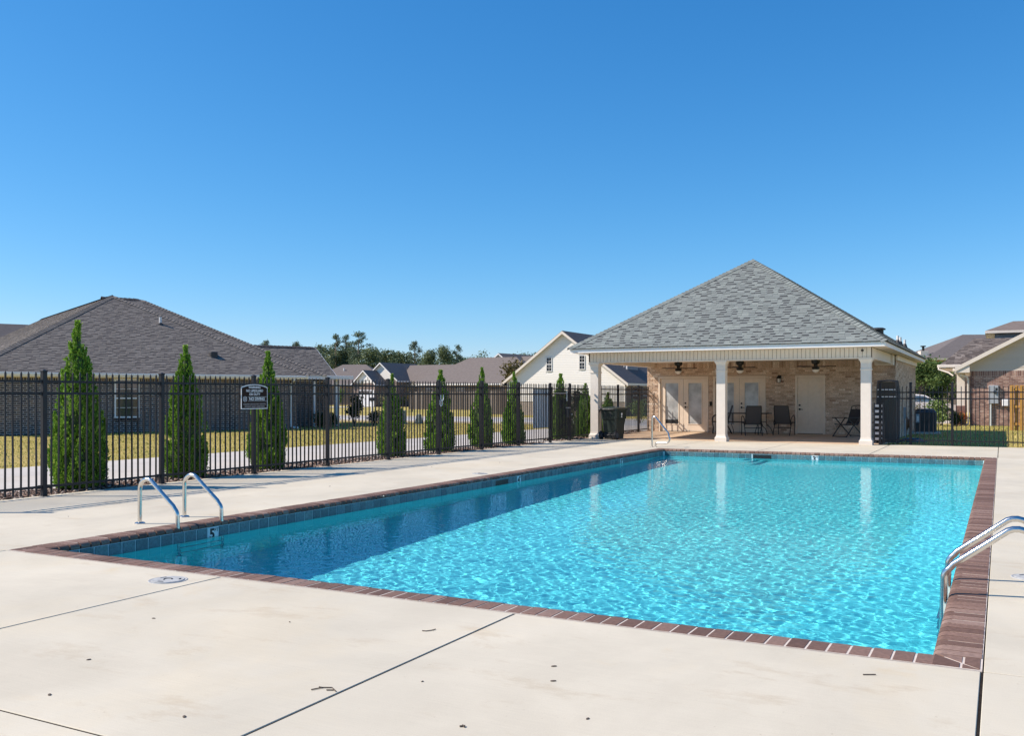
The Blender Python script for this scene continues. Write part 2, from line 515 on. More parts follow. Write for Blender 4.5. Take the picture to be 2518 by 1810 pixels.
SH_TAUPE = pieces('taupe_shingle', [(0, (0.085, 0.07, 0.062)), (0.4, (0.135, 0.112, 0.098)), (0.75, (0.175, 0.15, 0.132)), (1, (0.22, 0.19, 0.17))], 0.92, 45, 0.22, 0.4)
SIDING_CREAM = pieces('cream_vinyl_siding', [(0, (0.83, 0.795, 0.72)), (1, (0.86, 0.825, 0.75))], 0.6, 12, 0.04, 0.05)
SIDING_TAN = pieces('taupe_vinyl_siding', [(0, (0.56, 0.50, 0.42)), (1, (0.59, 0.525, 0.445))], 0.6, 12, 0.04, 0.05)

# ------------------------------------------------------------------ building-skin builders
def clip_convex(poly, region):
    """2-D Sutherland-Hodgman; region is convex and counter-clockwise"""
    out = poly
    n = len(region)
    for i in range(n):
        ax, ay = region[i]; bx, by = region[(i + 1) % n]
        def side(p): return (bx - ax) * (p[1] - ay) - (by - ay) * (p[0] - ax)
        src = out; out = []
        for k in range(len(src)):
            p = src[k]; q = src[(k + 1) % len(src)]
            sp, sq = side(p), side(q)
            if sp >= -1e-9: out.append(p)
            if (sp > 1e-9 and sq < -1e-9) or (sp < -1e-9 and sq > 1e-9):
                t = sp / (sp - sq)
                out.append((p[0] + (q[0] - p[0]) * t, p[1] + (q[1] - p[1]) * t))
        if len(out) < 3: return []
    return out

class Face:
    """a flat polygon seen from outside, first edge = its lower edge from left to right"""
    def __init__(s, pts):
        pts = [Vector(p) for p in pts]
        s.o = pts[0]
        s.u = (pts[1] - pts[0]).normalized()
        n = Vector((0, 0, 0))
        for i in range(1, len(pts) - 1): n += (pts[i] - pts[0]).cross(pts[i + 1] - pts[0])
        s.w = n.normalized(); s.v = s.w.cross(s.u)
        s.poly = [((p - s.o).dot(s.u), (p - s.o).dot(s.v)) for p in pts]
        us = [p[0] for p in s.poly]; vsx = [p[1] for p in s.poly]
        s.u0, s.u1, s.v0, s.v1 = min(us), max(us), min(vsx), max(vsx)
        s.M = Matrix((s.u, s.v, s.w)).transposed()
    def at(s, u, v, w=0.0): return s.o + s.u * u + s.v * v + s.w * w

def world_of(o):
    m = o.matrix_basis.copy()
    while o.parent:
        o = o.parent; m = o.matrix_basis @ m
    return m

def tab_solid(mb, F, rect, t_low, t_high, u_range=None):
    q = clip_convex(rect, F.poly)
    if len(q) < 3: return
    v0 = min(p[1] for p in rect); v1 = max(p[1] for p in rect)
    n = len(q)
    top = [F.at(p[0], p[1], t_low + (t_high - t_low) * (p[1] - v0) / (v1 - v0)) for p in q]
    bot = [F.at(p[0], p[1], -0.004) for p in q]
    f = [tuple(range(n))] + [(n + i, n + (i + 1) % n, (i + 1) % n, i) for i in range(n)]
    mb.add(top + bot, f)

SHINGLE_MESH = {}
def shingles(parent, F, mat, band, exposure=0.143, seed=1, single=0, wmin=0.12, wmax=0.25, bands=True, bandh=0.056):
    """laminated shingles: raised and low tabs row by row; the nearest `single` whole ones are objects of their own"""
    r = random.Random(seed)
    mb = MB(); bb = MB(); cand = []
    rows = int((F.v1 - F.v0) / exposure) + 1
    low_w, high_w = 0.005, 0.013
    for i in range(rows):
        v0 = F.v0 + i * exposure; v1 = v0 + exposure * 1.02
        u = F.u0 - r.uniform(0, 0.3); raised = True
        while u < F.u1:
            w = r.uniform(wmin, wmax)
            rect = [(u, v0), (u + w, v0), (u + w, v1), (u, v1)]
            t = high_w if raised else low_w
            if u + w > F.u0:
                q = clip_convex(rect, F.poly)
                if len(q) >= 3:
                    whole = len(q) == 4 and abs((max(p[0] for p in q) - min(p[0] for p in q)) - w) < 1e-6 and abs(sum(q[k][0] * q[(k + 1) % 4][1] - q[(k + 1) % 4][0] * q[k][1] for k in range(4)) / 2 - w * (v1 - v0)) < 1e-6
                    if whole and single: cand.append((u, w, v0, v1, t))
                    else: tab_solid(mb, F, rect, t, 0.002)
                    if bands and not raised and r.random() < 0.7:
                        br = [(u + 0.004, v1 - bandh), (u + w - 0.004, v1 - bandh), (u + w - 0.004, v1 - 0.002), (u + 0.004, v1 - 0.002)]
                        qb = clip_convex(br, F.poly)
                        if len(qb) >= 3: bb.poly([F.at(p[0], p[1], 0.0068) for p in qb])
            u += w + 0.002
            raised = not raised if r.random() < 0.85 else raised
    if cand:
        W = world_of(parent)
        cand.sort(key=lambda c: (W @ F.at(c[0] + c[1] / 2, c[2]) - EYE).length)
        for c in cand[single:]:
            u, w, v0, v1, t = c
            tab_solid(mb, F, [(u, v0), (u + w, v0), (u + w, v1), (u, v1)], t, 0.002)
        eul = F.M.to_euler()
        for (u, w, v0, v1, t) in cand[:single]:
            key = (round(exposure, 3), t, mat.name)
            if key not in SHINGLE_MESH:
                k = MB(); e = exposure * 1.02
                k.add([(0, 0, t), (1, 0, t), (1, e, 0.002), (0, e, 0.002), (0, 0, -0.004), (1, 0, -0.004), (1, e, -0.004), (0, e, -0.004)],
                      [(0, 1, 2, 3), (4, 5, 1, 0), (5, 6, 2, 1), (6, 7, 3, 2), (7, 4, 0, 3)])
                SHINGLE_MESH[key] = k.mesh('shingle', mat)
            link('shingle', SHINGLE_MESH[key], parent, F.at(u, v0), eul, (w, 1, 1))
    if mb.v: mb.build('shingles', mat, parent, kind='stuff', fix=False)
    if bb.v: bb.build('shingle_granule_bands', band, parent, kind='stuff', fix=False)  # the shingles' own bands of dark granules on the low tabs

def ridge_caps(parent, a, b, wl, wr, mat, step=0.16, half=0.15, lift=0.02):
    """overlapping cap shingles along a hip or ridge from a (low) to b (high); wl, wr lie in the two roof planes"""
    a = Vector(a); b = Vector(b); d = (b - a); L = d.length; d.normalize()
    wl = Vector(wl); wl = (wl - d * wl.dot(d)).normalized(); wr = Vector(wr); wr = (wr - d * wr.dot(d)).normalized()
    n = -(wl + wr).normalized()
    mb = MB(); k = int(L / step)
    for i in range(k):
        p = a + d * (i * step); q = p + d * (step * 1.35)
        up0 = n * (lift + 0.014); up1 = n * (lift - 0.004)
        v = []
        for (c, up) in ((p, up0), (q, up1)):
            v += [c + wl * half + up * 0.9, c + up * 1.5, c + wr * half + up * 0.9]
        v += [x - n * 0.014 for x in v[:3]]
        mb.add(v, [(0, 1, 4, 3), (1, 2, 5, 4), (6, 7, 1, 0), (7, 8, 2, 1)])
    mb.build('ridge_cap', mat, parent, kind='stuff', fix=False)

BRICK_MESH = {}
def bricks(parent, F, holes, mat, course=0.0767, blen=0.203, joint=0.01, proud=0.012, single=0, seed=1, soldier=None, tumble=0.0):
    """running-bond bricks on the wall face F; holes = rectangles (u0, u1, v0, v1) kept clear"""
    r = random.Random(seed)
    mb = MB(); cand = []
    bh = course - joint
    top = F.v1 - (soldier or 0)
    rows = int((top - F.v0) / course + 0.01)
    def solid(u0, u1, v0, v1, pr):
        tab = [(u0, v0), (u1, v0), (u1, v1), (u0, v1)]
        v = [F.at(*p, -0.01) for p in tab] + [F.at(*p, pr) for p in tab]
        mb.add(v, [(4, 5, 6, 7), (0, 1, 5, 4), (1, 2, 6, 5), (2, 3, 7, 6), (3, 0, 4, 7)])
    for i in range(rows):
        v0 = F.v0 + i * course; v1 = v0 + bh
        segs = [(F.u0, F.u1)]
        # sloping sides are met by shortening the course
        q = clip_convex([(F.u0 - 1, v0), (F.u1 + 1, v0), (F.u1 + 1, v1), (F.u0 - 1, v1)], F.poly)
        if len(q) < 3: continue
        segs = [(min(p[0] for p in q), max(p[0] for p in q))]
        for (h0, h1, hv0, hv1) in holes:
            if v1 > hv0 + 0.004 and v0 < hv1 - 0.004:
                ns = []
                for (s0, s1) in segs:
                    if h1 <= s0 or h0 >= s1: ns.append((s0, s1)); continue
                    if h0 > s0: ns.append((s0, h0))
                    if h1 < s1: ns.append((h1, s1))
                segs = ns
        off = (blen + 0) * (0.5 if i % 2 else 0.0)
        for (s0, s1) in segs:
            k = math.floor((s0 - F.u0 - off) / blen)
            u = F.u0 + off + k * blen
            while u < s1:
                a = max(u, s0); b = min(u + blen - joint, s1)
                if b - a > 0.02:
                    pr = proud + r.uniform(-tumble, tumble)
                    if single and b - a > blen - joint - 1e-4: cand.append((a, v0, pr))
                    else: solid(a, b, v0, v1, pr)
                u += blen
    if soldier:
        v0 = F.v0 + rows * course; v1 = F.v1 - 0.004
        u = F.u0
        while u < F.u1 - 0.03:
            if not any(h0 < u + course * 0.7 and h1 > u and hv1 > v0 + 0.02 for (h0, h1, hv0, hv1) in holes):
                solid(u, min(u + bh, F.u1), v0, v1, proud)
            u += course
    if cand:
        W = world_of(parent)
        cand.sort(key=lambda c: (W @ F.at(c[0], c[1]) - EYE).length)
        for (a, v0, pr) in cand[single:]: solid(a, a + blen - joint, v0, v0 + bh, pr)
        key = (mat.name, round(course, 4), round(blen, 4))
        if key not in BRICK_MESH:
            k = MB(); k.box(0, blen - joint, 0, bh, -0.01, 0)
            BRICK_MESH[key] = k.mesh('brick', mat)
        eul = F.M.to_euler()
        for (a, v0, pr) in cand[:single]:
            link('brick', BRICK_MESH[key], parent, F.at(a, v0, pr), eul)
    if mb.v: mb.build('bricks', mat, parent, kind='stuff', fix=False)

def wall_panel(parent, name, F, holes, thick, mat, label=None):
    """the wall behind a skin: a slab with rectangular openings"""
    us = sorted({F.u0, F.u1, *[h for q in holes for h in q[:2]]}); vsx = sorted({F.v0, F.v1, *[h for q in holes for h in q[2:]]})
    mb = MB()
    for i in range(len(us) - 1):
        for j in range(len(vsx) - 1):
            cu, cv = (us[i] + us[i + 1]) / 2, (vsx[j] + vsx[j + 1]) / 2
            if any(h[0] < cu < h[1] and h[2] < cv < h[3] for h in holes): continue
            rect = clip_convex([(us[i], vsx[j]), (us[i + 1], vsx[j]), (us[i + 1], vsx[j + 1]), (us[i], vsx[j + 1])], F.poly)
            if len(rect) >= 3: mb.prism([F.at(*p) for p in rect], -F.w * thick)
    return mb.build(name, mat, parent, label=label)

def siding(parent, F, mat, exposure=0.115, holes=(), planks=True, lap=0.016):
    """horizontal lap boards on F"""
    rows = int((F.v1 - F.v0) / exposure) + 1
    allmb = MB()
    for i in range(rows):
        v0 = F.v0 + i * exposure; v1 = v0 + exposure * 1.04
        cuts = [(F.u0 - 1, F.u1 + 1)]
        for (h0, h1, hv0, hv1) in holes:
            if v1 > hv0 and v0 < hv1:
                ns = []
                for (s0, s1) in cuts:
                    if h1 <= s0 or h0 >= s1: ns.append((s0, s1)); continue
                    if h0 > s0: ns.append((s0, h0))
                    if h1 < s1: ns.append((h1, s1))
                cuts = ns
        mb = MB() if planks else allmb
        for (s0, s1) in cuts:
            tab_solid(mb, F, [(s0, v0), (s1, v0), (s1, v1), (s0, v1)], lap, 0.003)
        if planks and mb.v: mb.build('siding_board', mat, parent, fix=False)
    if not planks: allmb.build('siding_boards', mat, parent, kind='stuff', fix=False)

def window(parent, F, u0, u1, v0, v1, frame_mat, glass, cols=2, rows=2, split=True, deep=0.05, trim=0.055, name='window', proud=0.03):
    """double-hung window: frame with bars, panes one by one"""
    fr = MB(); Mx = F.M
    def bx(a, b, c, d, w0, w1, mb):
        tab = [(a, c), (b, c), (b, d), (a, d)]
        v = [F.at(*p, w0) for p in tab] + [F.at(*p, w1) for p in tab]
        mb.add(v, [(3, 2, 1, 0), (4, 5, 6, 7), (0, 1, 5, 4), (1, 2, 6, 5), (2, 3, 7, 6), (3, 0, 4, 7)])
    bx(u0, u0 + trim, v0, v1, -deep, proud, fr); bx(u1 - trim, u1, v0, v1, -deep, proud, fr)
    bx(u0 + trim, u1 - trim, v0, v0 + trim, -deep, proud, fr); bx(u0 + trim, u1 - trim, v1 - trim, v1, -deep, proud, fr)
    vm = (v0 + v1) / 2
    sashes = [(v0 + trim, vm - 0.025), (vm + 0.025, v1 - trim)] if split else [(v0 + trim, v1 - trim)]
    if split: bx(u0 + trim, u1 - trim, vm - 0.025, vm + 0.025, -deep, proud - 0.008, fr)
    o = fr.build(name, frame_mat, parent)
    bars = MB()
    for (a, b) in sashes:
        du = (u1 - u0 - 2 * trim) / cols; dv = (b - a) / rows
        for i in range(cols):
            for j in range(rows):
                p = MB()
                bx(u0 + trim + i * du, u0 + trim + (i + 1) * du, a + j * dv, a + (j + 1) * dv, -deep + 0.004, -deep + 0.016, p)
                p.build('pane', glass, o)
        for i in range(1, cols): bx(u0 + trim + i * du - 0.008, u0 + trim + i * du + 0.008, a, b, -deep + 0.016, -deep + 0.024, bars)
        for j in range(1, rows): bx(u0 + trim, u1 - trim, a + j * dv - 0.008, a + j * dv + 0.008, -deep + 0.0165, -deep + 0.0255, bars)
    if bars.v: bars.build('glazing_bars', frame_mat, o)
    return o

# ------------------------------------------------------------------ vegetation builders
def leaf_cloud(name, centres, radii, n, size, mat, seed=1, up=0.0, flat=1.0, elong=1.6, hollow=0.35):
    """leaf faces spread through several uneven clumps"""
    g = np.random.default_rng(seed)
    centres = np.asarray(centres, float); radii = np.asarray(radii, float)
    if radii.ndim == 1: radii = np.stack([radii, radii, radii * flat], 1)
    wgt = radii.prod(1) ** 0.7; wgt /= wgt.sum()
    idx = g.choice(len(centres), n, p=wgt)
    d = g.normal(size=(n, 3)); d /= np.linalg.norm(d, axis=1)[:, None]
    rr = hollow + (1 - hollow) * g.random(n) ** 0.5
    rr *= 1 + 0.18 * g.normal(size=n)
    P = centres[idx] + d * radii[idx] * rr[:, None]
    nrm = d + g.normal(size=(n, 3)) * 0.8
    nrm /= np.linalg.norm(nrm, axis=1)[:, None]
    t = np.cross(nrm, g.normal(size=(n, 3))); t /= np.linalg.norm(t, axis=1)[:, None]
    t[:, 2] += up; t /= np.linalg.norm(t, axis=1)[:, None]
    b = np.cross(nrm, t)
    s = size * np.exp(g.normal(size=n) * 0.25)
    return quads_mesh(name, P, b * (s / elong)[:, None] * 0.5, t * s[:, None], mat)

def shrub(name, label, cat, loc, size, mat, n=900, leaf=0.06, seed=1, group=None, clumps=9, rz=0.0):
    g = random.Random(seed)
    t = thing(name, label, cat, loc, rz, group)
    cs = []; rs = []
    for _ in range(clumps):
        a = g.uniform(0, 6.28); q = g.uniform(0, 0.62)
        cs.append((math.cos(a) * q * size[0] / 2, math.sin(a) * q * size[1] / 2, size[2] * g.uniform(0.3, 0.78)))
        rs.append(min(size) * g.uniform(0.22, 0.34))
    link('foliage', leaf_cloud('foliage', cs, rs, n, leaf, mat, seed), t)
    s = MB()
    for k in range(5):
        a = k * 1.256 + g.uniform(-0.3, 0.3)
        s.tube([(0, 0, -0.02), (math.cos(a) * size[0] * 0.1, math.sin(a) * size[1] * 0.1, size[2] * 0.3), (math.cos(a) * size[0] * 0.27, math.sin(a) * size[1] * 0.27, size[2] * 0.65)], [0.018, 0.012, 0.005], 5)
    s.build('stem', M['bark'], t)
    return t

# ------------------------------------------------------------------ the setting: ground, road, deck
def sheet(name, rects, z, mat, kind='structure', parent=None):
    mb = MB()
    for (x0, x1, y0, y1) in rects: mb.poly([(x0, y0, z), (x1, y0, z), (x1, y1, z), (x0, y1, z)])
    return mb.build(name, mat, parent, kind=kind)

sheet('ground', [(-900, 900, -300, -5), (-900, 900, 32.46, 1500), (-900, -11.6, -5, 32.46), (8.2, 900, -5, 32.46), (-2.99, 8.2, 27.42, 32.46)], -0.09, M['lawn'])
mbr = MB()
mbr.cbox(-17.0, -12.42, -30, 41.0, -0.12, -0.05, 0.01)
mbr.cbox(-12.42, -11.56, 24.1, 25.5, -0.12, -0.03, 0.01)
mbr.build('driveway', M['road'], kind='structure')
sheet('street', [(-220, -6, 41.0, 48.3)], -0.062, M['street'])
mbk = MB()
for (x0, x1, y) in ((-220, -17.1, 40.86), (-12.3, -6, 40.86), (-220, -6, 48.3)):
    mbk.cbox(x0, x1, y, y + 0.15, -0.12, 0.03, 0.02)
mbk.build('kerb', M['road'], kind='structure')
mbw = MB()
mbw.cbox(-75, -6, 50.2, 51.4, -0.12, -0.045, 0.01)
mbw.build('pavement', M['road'], kind='structure')
mbw = MB()
mbw.cbox(-70, -66.0, 51.4, 90.0, -0.12, -0.045, 0.01)
mbw.cbox(-8.5, -1.9, 51.4, 64.0, -0.12, -0.04, 0.01)
mbw.build('driveway', M['road'], kind='structure')
sheet('flower_bed', [(-12.44, -11.55, -5, 24.1), (-12.44, -11.55, 25.5, 34)], -0.045, M['soil'])

# concrete deck, slab by slab
deck = setting('pool_deck')
gap = 0.007
def slab(x0, x1, y0, y1, mat='deck', z=0.0):
    mb = MB(); mb.cbox(x0 + gap, x1 - gap, y0 + gap, y1 - gap, -0.12, z, 0.003)
    mb.build('slab', M[mat], deck)
xs = [-11.55, -7.765, -5.2, -2.7, -0.085, 2.5, 5.2, 8.2]
for i in range(len(xs) - 1):
    slab(xs[i], xs[i + 1], -5.0, 2.53)
    slab(xs[i], xs[i + 1], 2.53, 5.155)
slab(-11.55, -7.765, 5.155, 22.755)
for i in range(4, 7): slab(xs[i], xs[i + 1], 5.155, 22.755)
xf = [-11.55, -7.8, -5.28, -2.7, -0.07, 2.5, 5.2, 8.2]
for i in range(len(xf) - 1): slab(xf[i], xf[i + 1], 22.755, 27.1 if i < 3 else 27.42)
for (a, b) in ((-11.55, -8.6), (-8.6, -5.28), (-5.28, -3.0)):
    mb = MB(); mb.prism([(a + gap, 27.1 + gap, -0.12), (a + gap, 32.46, -0.12), (a + gap, 32.46, 0.048), (a + gap, 27.1 + gap, 0.0)], (b - a - 2 * gap, 0, 0)); mb.build('slab', M['porch'], deck)
sheet('deck_bed', [(-11.55, 8.2, -5, 5.17), (-11.55, -7.75, 5.17, 22.75), (-0.1, 8.2, 5.17, 22.75), (-11.55, 8.2, 22.75, 27.1), (-11.55, -3.0, 27.1, 32.46)], -0.005, M['dark_joint'])

# ------------------------------------------------------------------ swimming pool
PX0, PX1, PY0, PY1 = -7.53, -0.31, 5.39, 22.52
pool = setting('swimming_pool')
def depth(y):
    t = min(1, max(0, (y - 7.0) / 12.5))
    return -(1.62 - 0.60 * t)
mb = MB()
ys = [PY0 - 0.02, 7.0, 10, 13, 16, 19.5, PY1 + 0.02]
a0, a1 = PX0 - 0.012, PX1 + 0.012
for i in range(len(ys) - 1):
    mb.poly([(a0, ys[i], depth(ys[i])), (a1, ys[i], depth(ys[i])), (a1, ys[i + 1], depth(ys[i + 1])), (a0, ys[i + 1], depth(ys[i + 1]))])
    for (x, flip) in ((a0, False), (a1, True)):
        q = [(x, ys[i], depth(ys[i])), (x, ys[i + 1], depth(ys[i + 1])), (x, ys[i + 1], -0.05), (x, ys[i], -0.05)]
        mb.poly(q[::-1] if flip else q)
mb.poly([(a0, ys[0], -0.05), (a1, ys[0], -0.05), (a1, ys[0], depth(ys[0])), (a0, ys[0], depth(ys[0]))])
mb.poly([(a0, ys[-1], depth(ys[-1])), (a1, ys[-1], depth(ys[-1])), (a1, ys[-1], -0.05), (a0, ys[-1], -0.05)])
basin = mb.build('basin', M['plaster'], pool, fix=False)
basin.cycles.is_caustics_receiver = True
# entry steps in the far left corner
for k, (dx, dy, z) in enumerate(((2.1, 0.45, -0.36), (2.3, 0.85, -0.58), (2.5, 1.25, -0.80))):
    mb = MB(); mb.cbox(PX0 - 0.01, PX0 + dx, PY1 - dy, PY1 + 0.01, -1.2, z, 0.03)
    st = mb.build('entry_step', M['plaster'], pool)
    st.cycles.is_caustics_receiver = True

# rim of bull-nosed coping bricks, laid as headers
def coping_mesh(w):
    prof = [(0, -0.056), (0, 0.0), (0.19, 0.0), (0.215, -0.006), (0.232, -0.02), (0.237, -0.036), (0.232, -0.056)]
    mb = MB(); mb.prism([(0, p, z) for (p, z) in prof], (w, 0, 0))
    return mb.mesh('coping_brick', M['coping'], True)
CB = 0.096; CJ = 0.013
cop_me = coping_mesh(CB)
runs = [((PX0 - 0.01, 5.165), 0.0, 7.25), ((-0.09, PY0 - 0.005), R(90), 17.14), ((-7.763, PY1 + 0.005), R(-90), 17.14), ((PX1 + 0.01, 22.75), R(180), 7.25)]
spots = []
for (o, a, L) in runs:
    n = int(round(L / (CB + CJ))); st = L / n
    for i in range(n):
        q = i * st + CJ / 2
        spots.append((o[0] + math.cos(a) * q, o[1] + math.sin(a) * q, a, (st - CJ) / CB))
corner = MB(); corner_spots = [(-0.30, 5.165, 0), (-7.535, 5.165, 1), (-0.30, 22.525, 0), (-7.535, 22.525, 1)]
spots.sort(key=lambda s: (Vector((s[0], s[1], 0)) - EYE).length)
for (x, y, a, sc) in spots[:296]:
    link('coping_brick', cop_me, pool, (x, y, 0.004 + rnd.uniform(-0.0015, 0.0015)), (rnd.uniform(-0.004, 0.004), 0, a), (sc, 1, 1))
mb = MB()
for (x, y, a, sc) in spots[296:]:
    Mx = Matrix.Translation((x, y, 0.004 + rnd.uniform(-0.0015, 0.0015))) @ Matrix.Rotation(a, 4, 'Z')
    v = [Mx @ Vector((p.co.x * sc, p.co.y, p.co.z)) for p in cop_me.vertices]
    mb.add(v, [tuple(p.vertices) for p in cop_me.polygons])
mb.build('coping_bricks', M['coping'], pool, True, kind='stuff', fix=False)
# corner pieces: mitred bricks meeting on the diagonal
def corner_piece(cx, cy, sx, sy):
    for (pts) in ([(0.006, 0.006), (0.085, 0.006), (0.085, 0.077), (0.013, 0.013)], [(0.098, 0.006), (0.222, 0.006), (0.222, 0.214), (0.098, 0.09)],
                  [(0.006, 0.018), (0.077, 0.09), (0.077, 0.222), (0.006, 0.222)], [(0.09, 0.103), (0.21, 0.222), (0.09, 0.222)]):
        q = [(cx + sx * p[0], cy + sy * p[1], 0.004) for p in pts]
        m2 = MB(); m2.prism(q, (0, 0, -0.056)); m2.build('coping_brick', M['coping'], pool)
corner_piece(-0.09, 5.165, -1, 1); corner_piece(-7.763, 5.165, 1, 1); corner_piece(-0.09, 22.75, -1, -1); corner_piece(-7.763, 22.75, 1, -1)
mb = MB()
for (x0, x1, y0, y1) in ((-7.765, -0.085, 5.16, PY0 - 0.045), (-7.765, -0.085, PY1 + 0.045, 22.755), (-7.765, PX0 - 0.045, PY0 - 0.045, PY1 + 0.045), (PX1 + 0.045, -0.085, PY0 - 0.045, PY1 + 0.045)):
    mb.box(x0, x1, y0, y1, -0.07, 0.0015)
mb.build('mortar_bed', M['mortar'], pool)

# waterline tiles with the depth markers and skimmer mouths
TW = 0.156
tile_me = MB(); tile_me.add([(0.004, 0, 0), (TW - 0.004, 0, 0), (TW - 0.004, 0, 0.148), (0.004, 0, 0.148), (0.008, -0.007, 0.004), (TW - 0.008, -0.007, 0.004), (TW - 0.008, -0.007, 0.144), (0.008, -0.007, 0.144)],
    [(4, 5, 6, 7), (0, 1, 5, 4), (1, 2, 6, 5), (2, 3, 7, 6), (3, 0, 4, 7)])
tile_me = tile_me.mesh('waterline_tile', M['tile'])
mark_me = tile_me.copy(); mark_me.materials.clear(); mark_me.materials.append(M['marker_tile'])
def tile_run(o, a, L, specials, skim):
    """specials: distance along -> depth text; skim: (from, to)"""
    n = int(L / TW)
    for i in range(n):
        q = i * TW
        if skim[0] - 0.02 < q + TW / 2 < skim[1] + 0.02: continue
        mid = q + TW / 2
        hit = [t for (d, t) in specials if abs(d - mid) <= TW / 2]
        loc = (o[0] + math.cos(a) * q, o[1] + math.sin(a) * q, -0.205)
        if hit:
            t = link('depth_marker', mark_me, pool, loc, (0, 0, a))
            link('numeral', text_mesh('numeral', hit[0], 0.15, M['black_print'], bold=0.006), t, (TW * 0.38, -0.0078, 0.075), (R(90), 0, 0))
            link('lettering', text_mesh('lettering', 'FT', 0.052, M['black_print'], bold=0.0015), t, (TW * 0.77, -0.0078, 0.115), (R(90), 0, 0))
        else:
            link('waterline_tile', tile_me, pool, loc, (0, 0, a))
    mb = MB()   # skimmer mouth: solid black block behind a frame, its colour standing for the shade inside
    c = (skim[0] + skim[1]) / 2
    mb.box(skim[0], skim[1], -0.004, 0.25, -0.2, -0.062)
    s = mb.build('skimmer_mouth', M['black'], pool, loc=(o[0], o[1], 0), rot=(0, 0, a))
    mb = MB()
    mb.box(skim[0] - 0.02, skim[1] + 0.02, -0.008, 0.004, -0.076, -0.058)
    mb.box(skim[0] - 0.02, skim[0], -0.008, 0.004, -0.205, -0.076); mb.box(skim[1], skim[1] + 0.02, -0.008, 0.004, -0.205, -0.076)
    mb.build('skimmer_frame', M['tile'], s)
tile_run((PX0, PY0), R(90), PY1 - PY0, [(7.27 - PY0, '5'), (14.5 - PY0, '4'), (19.45 - PY0, '3')], (13.64 - PY0, 14.1 - PY0))
tile_run((PX0, PY1), 0.0, PX1 - PX0, [(-3.9 - PX0, '3')], (-5.3 - PX0, -4.84 - PX0))
mb = MB()
mb.box(PX0 - 0.01, PX0 + 0.0005, PY0, PY1, -0.21, -0.054); mb.box(PX0 + 0.0005, PX1, PY1 - 0.0005, PY1 + 0.01, -0.21, -0.054)
mb.box(PX1 - 0.0005, PX1 + 0.01, PY0, PY1 - 0.001, -0.21, -0.054); mb.box(PX0 + 0.001, PX1 - 0.001, PY0 - 0.01, PY0 + 0.0005, -0.21, -0.054)
mb.build('tile_grout', M['grout'], pool)

# water: a rippled sheet; ripples are real, so light is bent on to the floor
nx, ny = 500, 900
tt = np.linspace(0, 1, ny); yy = PY0 - 0.002 + (PY1 - PY0 + 0.004) * (0.5 * tt + 0.5 * tt ** 2)     # finer towards the near end
X, Y = np.meshgrid(np.linspace(PX0 - 0.002, PX1 + 0.002, nx), yy)
g = np.random.default_rng(4)
Z = np.zeros_like(X)
for i in range(110):
    lam = math.exp(g.uniform(math.log(0.05), math.log(0.22)))
    k = 2 * math.pi / lam; a = g.normal(0.9, 1.0)
    Z += 0.000112 * lam / 0.3 * np.sin(k * (X * math.cos(a) + Y * math.sin(a)) + g.uniform(0, 6.28))
Z -= 0.158
idx = np.arange(nx * ny).reshape(ny, nx)
F4 = np.stack([idx[:-1, :-1], idx[:-1, 1:], idx[1:, 1:], idx[1:, :-1]], -1).reshape(-1, 4)
water = link('water', np_mesh('water', np.stack([X, Y, Z], -1).reshape(-1, 3), F4, M['water'], True), kind='structure')
water.cycles.is_caustics_caster = True

# ------------------------------------------------------------------ stuff on the ground
def stones(n, box, size, seed):
    g = np.random.default_rng(seed)
    y = box[2] + (box[3] - box[2]) * g.random(n) ** 1.5
    P = np.stack([g.uniform(box[0], box[1], n), y, -0.04 + g.random(n) * 0.045], 1)
    s = size * np.exp(g.normal(size=n) * 0.35)
    base = np.array([(1, 0, 0), (-1, 0, 0), (0, 1, 0), (0, -1, 0), (0, 0, .6), (0, 0, -.6)], float)
    ang = g.uniform(0, 6.28, n); tl = g.normal(size=(n, 6, 3)) * 0.22
    b = base[None] * (1 + 0.0) + tl
    c, sn = np.cos(ang)[:, None], np.sin(ang)[:, None]
    bx = b[:, :, 0] * c * 1.25 - b[:, :, 1] * sn; by = b[:, :, 0] * sn * 1.25 + b[:, :, 1] * c
    V = np.stack([bx, by, b[:, :, 2]], 2) * s[:, None, None] + P[:, None]
    f = np.array([(0, 2, 4), (2, 1, 4), (1, 3, 4), (3, 0, 4), (2, 0, 5), (1, 2, 5), (3, 1, 5), (0, 3, 5)])
    Fx = (f[None] + 6 * np.arange(n)[:, None, None]).reshape(-1, 3)
    return np_mesh('gravel', V.reshape(-1, 3), Fx, M['stones'])
link('gravel', stones(17000, (-12.42, -11.52, 5.0, 24.0), 0.021, 3), kind='stuff')
link('gravel', stones(2500, (-12.42, -11.52, 25.6, 33.5), 0.026, 4), kind='stuff')

def blades(n, rects, h, w, seed):
    g = np.random.default_rng(seed)
    ar = np.array([(r[1] - r[0]) * (r[3] - r[2]) for r in rects]); k = g.choice(len(rects), n, p=ar / ar.sum())
    R4 = np.array(rects)[k]
    P = np.stack([g.uniform(R4[:, 0], R4[:, 1]), g.uniform(R4[:, 2], R4[:, 3]), np.full(n, -0.092)], 1)
    a = g.uniform(0, 6.28, n); s = np.exp(g.normal(size=n) * 0.35)
    A = np.stack([np.cos(a), np.sin(a), np.zeros(n)], 1) * (w * s)[:, None]
    B = np.stack([g.normal(size=n) * 0.4, g.normal(size=n) * 0.4, np.ones(n)], 1) * (h * s)[:, None]
    return quads_mesh('grass', P, A, B, M['blades'])
link('grass', blades(70000, [(-24, -17.02, 4, 40.8), (-30, -24, 12, 40.8), (-34, -24, 34, 40.8), (-17.1, -16.96, 4, 40.8), (-17.1, -16.96, 4, 40.8)], 0.032, 0.008, 5), kind='stuff')
